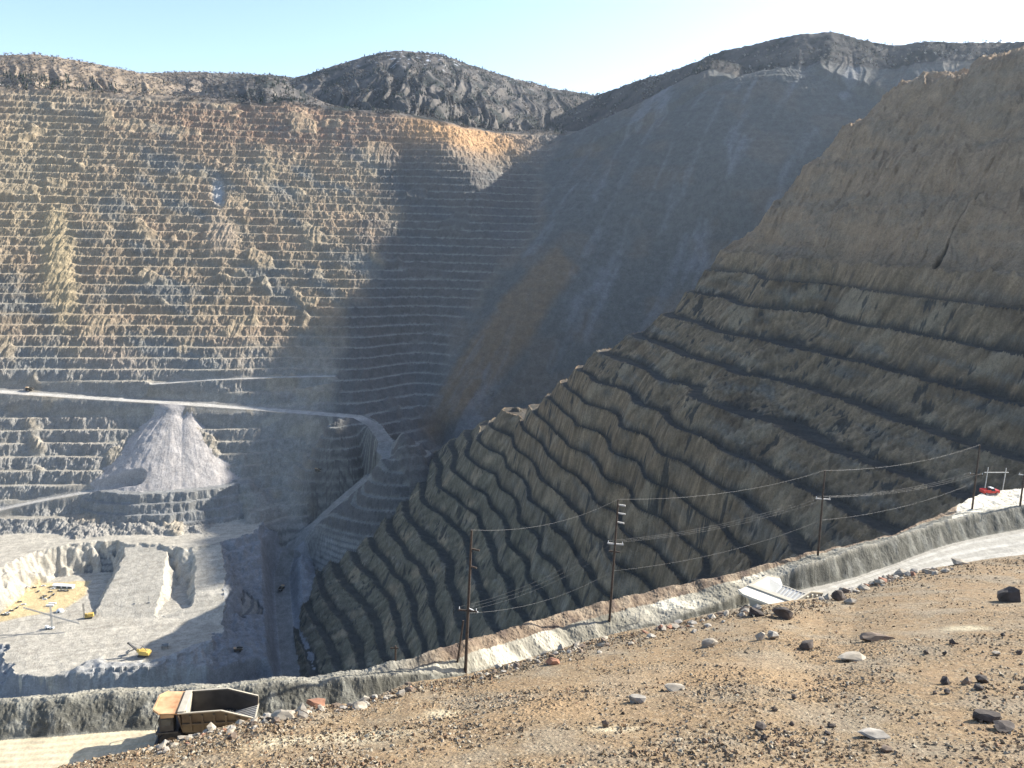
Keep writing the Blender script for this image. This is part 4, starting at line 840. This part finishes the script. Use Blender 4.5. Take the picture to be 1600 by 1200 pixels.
for px, py, lb in ((210, 944, 'left one of two slim signal masts on the ramp'), (233, 942, 'right one of two slim signal masts on the ramp')):
    p = far_hit(px, py); t = empty('signal_mast', (p.x, p.y, far_z(p.x, p.y)), 0, 1.0); tag(t, lb, 'mast', 'signal masts'); MB().tube((0, 0, 0), (0, 0, 13), .35, .25).build('shaft', M['grey'], t); MB().box(-2.0, 2.0, -.9, .9, 0, 1.2).build('base', M['grey'], t)
# ================================================================== ROCKS
def rock_mesh(name, seed, sub, flat=1.0, long=1.0):
    rnd = random.Random(seed); bm = bmesh.new(); bmesh.ops.create_icosphere(bm, subdivisions=sub, radius=.5)
    pl = [(Vector((rnd.gauss(0, 1), rnd.gauss(0, 1), rnd.gauss(0, 1))).normalized(), rnd.uniform(.20, .38)) for _ in range(8)]
    for v in bm.verts:
        for n, d in pl:
            k = v.co.dot(n) - d
            if k > 0: v.co -= n * k
        v.co *= 1 + rnd.uniform(-.11, .11); v.co.x *= long; v.co.z *= flat
    me = bpy.data.meshes.new(name); bm.to_mesh(me); bm.free(); return me
def put_rock(px, py, w, kind, label, group=None, mesh=None, rnd=random.Random(3), sink=.12):
    p = fg_hit(px, py); s = w * p.length / FPX * 1.15; me = mesh.copy() if mesh.materials else mesh
    me.materials.clear(); me.materials.append(M[kind]); o = bpy.data.objects.new('rock', me); COL.objects.link(o)
    o.scale = (s, s * rnd.uniform(.75, 1.0), s * rnd.uniform(.8, 1.05)); tl = .05 if label and ('slab' in label or 'flat' in label or 'long' in label) else .25; o.rotation_euler = (rnd.uniform(-tl, tl), rnd.uniform(-tl, tl), rnd.uniform(-.5, .5) + rnd.choice((0, 3.14)))
    o.location = (p.x, p.y, fg_z(p.x, p.y) + s * (.1 if tl < .1 else .5 * .7 - sink)); tag(o, label, 'rock', group); return o
single = [
 (1577, 940, 26, 'rock_d', 'round dark boulder near the right edge, alone on brown gravel', 1, 1), (1372, 1000, 28, 'rock_b', 'long flat dark slab lying mid-slope on the right', .45, 1.9), (1333, 1030, 24, 'rock_p', 'long pale flat stone below the dark slab', .35, 2.0),
 (1259, 1014, 26, 'rock_d', 'big dark knobbly boulder below the cream truck', 1, 1), (1487, 1006, 11, 'rock_d', 'small dark rock right of the dark slab', 1, 1), (1447, 1021, 9, 'rock_d', 'small dark rock, left one of a pair on brown gravel', 1, 1), (1476, 1023, 8, 'rock_d', 'tiny dark rock, right one of a pair on brown gravel', 1, 1),
 (1478, 1069, 15, 'rock_d', 'dark rock, left one of three in a row at lower right', 1.2, 1), (1509, 1069, 13, 'rock_b', 'dark brown rock, middle one of three in a row at lower right', 1, 1), (1532, 1066, 15, 'rock_d', 'dark rock, right one of three in a row at lower right', 1, 1.1), (1530, 1078, 14, 'rock_d', 'dark rock just under the right end of the row of three', .7, 1.2), (1479, 1084, 10, 'rock_d', 'small dark rock under the left end of the row of three', 1, 1), (1461, 1085, 7, 'rock_b', 'tiny brown rock left below the row of three', 1, 1),
 (1593, 1022, 8, 'rock_d', 'small dark rock cut by the right edge of the photo', 1, 1), (1557, 1024, 12, 'rock_p', 'pale rock with a dark neighbour near the right edge', .6, 1.3), (1567, 994, 7, 'rock_d', 'tiny dark rock halfway up near the right edge', 1, 1),
 (1540, 1126, 26, 'rock_d', 'jagged black boulder at lower right, left one of two', .8, 1.2), (1568, 1141, 25, 'rock_d', 'flat black boulder at lower right, right one of two', .5, 1.4), (1370, 1152, 28, 'rock_g', 'flat grey slab with a black shadow at the bottom', .55, 1.5), (1386, 1175, 17, 'rock_b', 'brown wedge of rock at the bottom right of the grey slab', .9, 1.2),
 (1188, 1141, 17, 'rock_d', 'dark rock above the bottom edge right of centre', 1, 1), (1195, 1158, 14, 'rock_d', 'dark rock just below another near the bottom edge', 1, 1), (1240, 1092, 9, 'rock_d', 'small black rock in orange gravel right of centre', 1, 1), (1209, 1111, 9, 'rock_b', 'small brown rock in orange gravel, lower left of the black one', .7, 1.2), (1238, 1134, 9, 'rock_d', 'small dark rock right of a bigger dark rock near the bottom', 1, 1), (1226, 1146, 7, 'rock_d', 'tiny dark rock among gravel near the bottom', 1, 1),
 (1299, 1136, 12, 'rock_d', 'dark rock, upper one of two left of the grey slab', 1, 1), (1291, 1148, 10, 'rock_d', 'dark rock, lower one of two left of the grey slab', .8, 1.2), (945, 1136, 14, 'rock_b', 'brown rock with a pointed top in the lower middle', 1.2, 1), (992, 1097, 24, 'rock_g', 'cluster rock of mottled grey in the middle of the slope', .7, 1.3), (1057, 1078, 22, 'rock_p', 'pale flat stone right of the mottled grey rock', .4, 1.6), (862, 1038, 20, 'rock_r', 'orange brown boulder on the rubble below the light patch', .9, 1.1),
 (497, 1106, 26, 'rock_r', 'big red boulder by the dark berm behind the rubble row', .8, 1.3), (560, 1108, 20, 'rock_p', 'pale angular boulder at the foot of the dark berm', .7, 1.3), (626, 1088, 15, 'rock_p', 'pale boulder at the right end of the rubble below the berm', .9, 1.1), (440, 1124, 24, 'rock_p', 'long pale boulder left of the red boulder', .7, 1.6), (474, 1122, 18, 'rock_g', 'grey round boulder just below the red boulder', 1, 1), (1226, 966, 26, 'rock_d', 'dark rock pile behind the pale stones below the cream truck', .8, 1.3), (1180, 962, 22, 'rock_d', 'dark angular rock below the left end of the cream truck', .8, 1.2),
 (1207, 998, 18, 'rock_g', 'grey rock left of the big knobbly boulder', .8, 1.2), (1190, 1000, 16, 'rock_p', 'pale rock left beside a grey one below the cream truck', .8, 1.2), (1108, 1010, 22, 'rock_p', 'pale rock on brown gravel left of the boulder group', .6, 1.4), (1100, 1160, 12, 'rock_b', 'brown stone on gravel at the bottom right of centre', 1, 1), (1312, 938, 20, 'rock_d', 'dark rock standing at the road edge right of the cream truck', .9, 1.2), (1327, 944, 16, 'rock_p', 'pale chunk below the dark rock right of the cream truck', .7, 1.3), (640, 1078, 9, 'rock_r', 'small reddish rock at the berm foot right end', 1, 1)]
for i, (px, py, w, kd, lb, fl, lg) in enumerate(single): put_rock(px, py, w, kd, lb, None, rock_mesh('rock', 100 + i, 2 if w > 18 else 1, fl, lg), random.Random(i))
meshes = {k: [rock_mesh('rock', 500 + i + 20 * j, 1, random.Random(i).uniform(.6, 1), random.Random(i + 9).uniform(1, 1.5)) for i in range(7)] for j, k in enumerate(('rock_b', 'rock_g', 'rock_d', 'rock_p', 'rock_r'))}
for k, ms in meshes.items():
    for me in ms: me.materials.append(M[k])
rr_ = random.Random(21)
def row(n, x0, x1, spread, smin, smax, group, label, off=0):
    for _ in range(n):
        px = rr_.uniform(x0, x1); py = np.interp(px, KX, CY) + off + abs(rr_.gauss(0, 1)) * spread; w = smin + (smax - smin) * rr_.random() ** 2
        k = rr_.choice(('rock_b', 'rock_g', 'rock_g', 'rock_p', 'rock_p', 'rock_r' if rr_.random() < .3 else 'rock_b')); p = fg_hit(px, py); s = w * p.length / FPX * 1.1
        o = bpy.data.objects.new('rock', rr_.choice(meshes[k])); COL.objects.link(o); o.scale = (s, s * rr_.uniform(.7, 1), s * rr_.uniform(.6, .9)); o.rotation_euler = (rr_.uniform(-.4, .4), rr_.uniform(-.4, .4), rr_.uniform(0, 6.28))
        o.location = (p.x, p.y, fg_z(p.x, p.y) + s * .12); tag(o, label, 'rock', group)
row(95, 225, 650, 8, 7, 19, 'rubble row below the dark berm', 'broken rock in the rubble row between the brown truck and the light patch', 2)
row(85, 740, 1190, 9, 7, 17, 'rubble row along the shoulder', 'broken rock in the rubble row on the gravel edge along the pale shoulder', 2)
row(70, 1270, 1500, 4, 7, 17, 'rubble row along the right road', 'broken rock in the rubble row beside the sunlit right hand road', 1)
# loose stones nobody could count
ns = 9000 if QUICK else 42000
rg = np.random.default_rng(4); u = rg.random(ns); spx = rg.uniform(-40, 1640, ns); cy = np.interp(spx, KX, CY)
spy = cy + 1 + (1225 - cy) * rg.random(ns) ** .9
edge = rg.random(ns) < .22; spy = np.where(edge, cy + 2 + np.abs(rg.normal(0, 11, ns)), spy)
dd = ray(spx, spy); st = np.arctan2(dd[:, 0], dd[:, 1]); sl = dd[:, 2] / np.hypot(dd[:, 0], dd[:, 1])
ii = np.clip(np.round((st - ft[0]) / (ft[1] - ft[0])).astype(int), 0, len(ft) - 1)
gsel = np.where(fr > 30)[0]; kk_ = np.empty(ns, int)
for c0 in range(0, ns, 4000):
    sl_ = slice(c0, c0 + 4000); kk_[sl_] = np.argmax(FZ[ii[sl_]][:, gsel] > fr[gsel][None, :] * sl[sl_, None], axis=1)
rad = fr[gsel][kk_]; zz = FZ[ii, gsel[kk_]]; SX = np.sin(st) * rad; SY = np.cos(st) * rad
pat = np.clip(.55 + .9 * noise(SX / 9, SY / 9, 140) + .4 * noise(SX / 3, SY / 3, 141), .08, 1)
keep = (rg.random(ns) < np.clip(pat + edge, 0, 1)) & (UU[ii, gsel[kk_]] < 3.0); SX, SY, zz, rad = SX[keep], SY[keep], zz[keep], rad[keep]; n_ = len(SX)
sz = (0.06 + 0.20 * rg.random(n_) ** 3.0) * (.7 + .5 * pat[keep]) * np.where(edge[keep], 1.3, 1.0)
octa = np.array([(1, 0, 0), (-1, 0, 0), (0, 1, 0), (0, -1, 0), (0, 0, 1), (0, 0, -1)], float); of = np.array([(0, 2, 4), (2, 1, 4), (1, 3, 4), (3, 0, 4), (2, 0, 5), (1, 2, 5), (3, 1, 5), (0, 3, 5)])
a = rg.random(n_) * 6.28; vv = octa[None] * rg.uniform(.45, 1.1, (n_, 6, 1)) + rg.normal(0, .22, (n_, 6, 3)); vv[..., 2] *= .75
vx = vv[..., 0] * np.cos(a)[:, None] - vv[..., 1] * np.sin(a)[:, None]; vy = vv[..., 0] * np.sin(a)[:, None] + vv[..., 1] * np.cos(a)[:, None]
SV = np.stack([SX[:, None] + vx * sz[:, None], SY[:, None] + vy * sz[:, None], zz[:, None] + sz[:, None] * .3 + vv[..., 2] * sz[:, None]], -1).reshape(-1, 3)
SF = (of[None] + 6 * np.arange(n_)[:, None, None]).reshape(-1, 3)
pal = np.array([(.25, .185, .115), (.29, .24, .175), (.19, .14, .095), (.35, .31, .235), (.24, .155, .095), (.09, .075, .06)]); sc_ = np.repeat(pal[rg.choice(6, n_, p=[.38, .24, .16, .10, .10, .02])] * rg.uniform(.8, 1.2, (n_, 1)), 6, axis=0)
tag(np_mesh('gravel', SV, SF, mat_gravel, sc_), 'loose brown and grey stones strewn over the gravel slope', 'gravel', kind='stuff')
# ================================================================== WOODS ON THE HILLS (far off, one mass of each kind)
rg = np.random.default_rng(9)
hi, hj = np.where((hills > .6) & ~isR & (np.abs(np.degrees(TH)) < 34) & (RR < 5000))
def woods(name, label, n, kind, dens, cols, hgt):
    """n candidate trees, kept where the density field is high"""
    q = rg.choice(len(hi), n * 6); w = RR[hi[q], hj[q]]; x = X[hi[q], hj[q]] + rg.normal(0, 4, n * 6); y = Y[hi[q], hj[q]] + rg.normal(0, 4, n * 6); z = Z[hi[q], hj[q]]
    p = dens(x, y, z, np.degrees(TH[hi[q], hj[q]])); k = np.where(rg.random(n * 6) < p)[0][:n]; x, y, z = x[k], y[k], z[k]; m = len(k); s = hgt * rg.uniform(.6, 1.35, m)
    a = np.arange(6) * math.pi / 3
    if kind == 'cone':
        v = np.array([(math.cos(t) * .24, math.sin(t) * .24, .08) for t in a] + [(0, 0, .62)] + [(math.cos(t + .5) * .16, math.sin(t + .5) * .16, .42) for t in a] + [(0, 0, 1.0)])
        f = [(i, (i + 1) % 6, 6) for i in range(6)] + [(7 + i, 7 + (i + 1) % 6, 13) for i in range(6)]
        jit = .10
    else:                                                # bare crown: a spray of thin twig blades from a stem
        v = []; f = []
        r_ = random.Random(5)
        for i in range(13):
            t = r_.uniform(0, 6.28); e = r_.uniform(.25, .62); h0 = r_.uniform(.15, .45); h1 = r_.uniform(.6, 1.0); b = len(v)
            v += [(0, 0, h0), (math.cos(t) * e, math.sin(t) * e, h1), (math.cos(t + .35) * e * .85, math.sin(t + .35) * e * .85, h1 * .85)]; f.append((b, b + 1, b + 2))
        v = np.array(v); jit = .06
    V_ = v[None] * s[:, None, None]; V_ = V_ + rg.normal(0, jit, V_.shape) * s[:, None, None] * .5
    V_ = V_ + np.stack([x, y, z - .08 * s], -1)[:, None, :]
    F_ = (np.array(f)[None] + len(v) * np.arange(m)[:, None, None]).reshape(-1, 3)
    c_ = np.repeat(np.array(cols)[rg.choice(len(cols), m)] * rg.uniform(.75, 1.25, (m, 1)), len(v), axis=0)
    tag(np_mesh(name, V_.reshape(-1, 3), F_, mat_tree, c_), label, 'woods', kind='stuff')
mat_tree = terrain_mat('far_foliage', (0.3,), (0.2, 0.5), 0.2)
qf = .15 if QUICK else 1
def d_ever(x, y, z, th):
    n = fbm(x / 130, y / 130, 201, 3); left = np.exp(-((th + 30) / 3.2) ** 2) * (z < 470 + 20 * n) * .9 + np.exp(-((th + 15.6) / 1.0) ** 2) * (y < 3300)
    return np.clip((n - .12) * 2.2 * (th > -15) * (th < 12) + left + .05 * (th < 14), 0, 1)
def d_bare(x, y, z, th):
    n = fbm(x / 100, y / 100, 202, 3)
    return np.clip((n + .05) * 2.0 * (th > -16) * (th < 10) + .30 * (th < -16) + .10, 0, 1) * np.where((th > 10) & (z > 640), .35, 1)
woods('evergreen_woods', 'dark evergreen woods in clumps on the hills behind the pit', int(4200 * qf), 'cone', d_ever, [(.035, .045, .032), (.028, .038, .03), (.05, .055, .04)], 12)
woods('bare_woods', 'leafless grey brown woods covering the hills behind the pit', int(20000 * qf), 'twig', d_bare, [(.26, .23, .20), (.19, .17, .15), (.36, .34, .31), (.14, .12, .11)], 9)
# ------------------------------------------------------------------ the dusty air over the pit
def box_mesh(name, lo, hi, mat):
    (x0, y0, z0), (x1, y1, z1) = lo, hi
    v = [(x0, y0, z0), (x1, y0, z0), (x1, y1, z0), (x0, y1, z0), (x0, y0, z1), (x1, y0, z1), (x1, y1, z1), (x0, y1, z1)]
    me = bpy.data.meshes.new(name); me.from_pydata(v, [], [(3, 2, 1, 0), (4, 5, 6, 7), (0, 1, 5, 4), (1, 2, 6, 5), (2, 3, 7, 6), (3, 0, 4, 7)])
    me.materials.append(mat); o = bpy.data.objects.new(name, me); COL.objects.link(o); return o
hz = bpy.data.materials.new('haze'); hz.use_nodes = True; hn_ = hz.node_tree.nodes; hn_.remove(hn_['Principled BSDF'])
pv = hn_.new('ShaderNodeVolumePrincipled'); pv.inputs['Density'].default_value = HAZE; pv.inputs['Color'].default_value = (.70, .82, .96, 1); pv.inputs['Anisotropy'].default_value = 0.45
hz.node_tree.links.new(pv.outputs[0], hn_['Material Output'].inputs['Volume'])
tag(box_mesh('haze', (-6500, -300, float(Z.min()) - 30), (7200, 7000, float(Z.max()) + 20), hz), kind='stuff')
scene.cycles.volume_bounces = 0
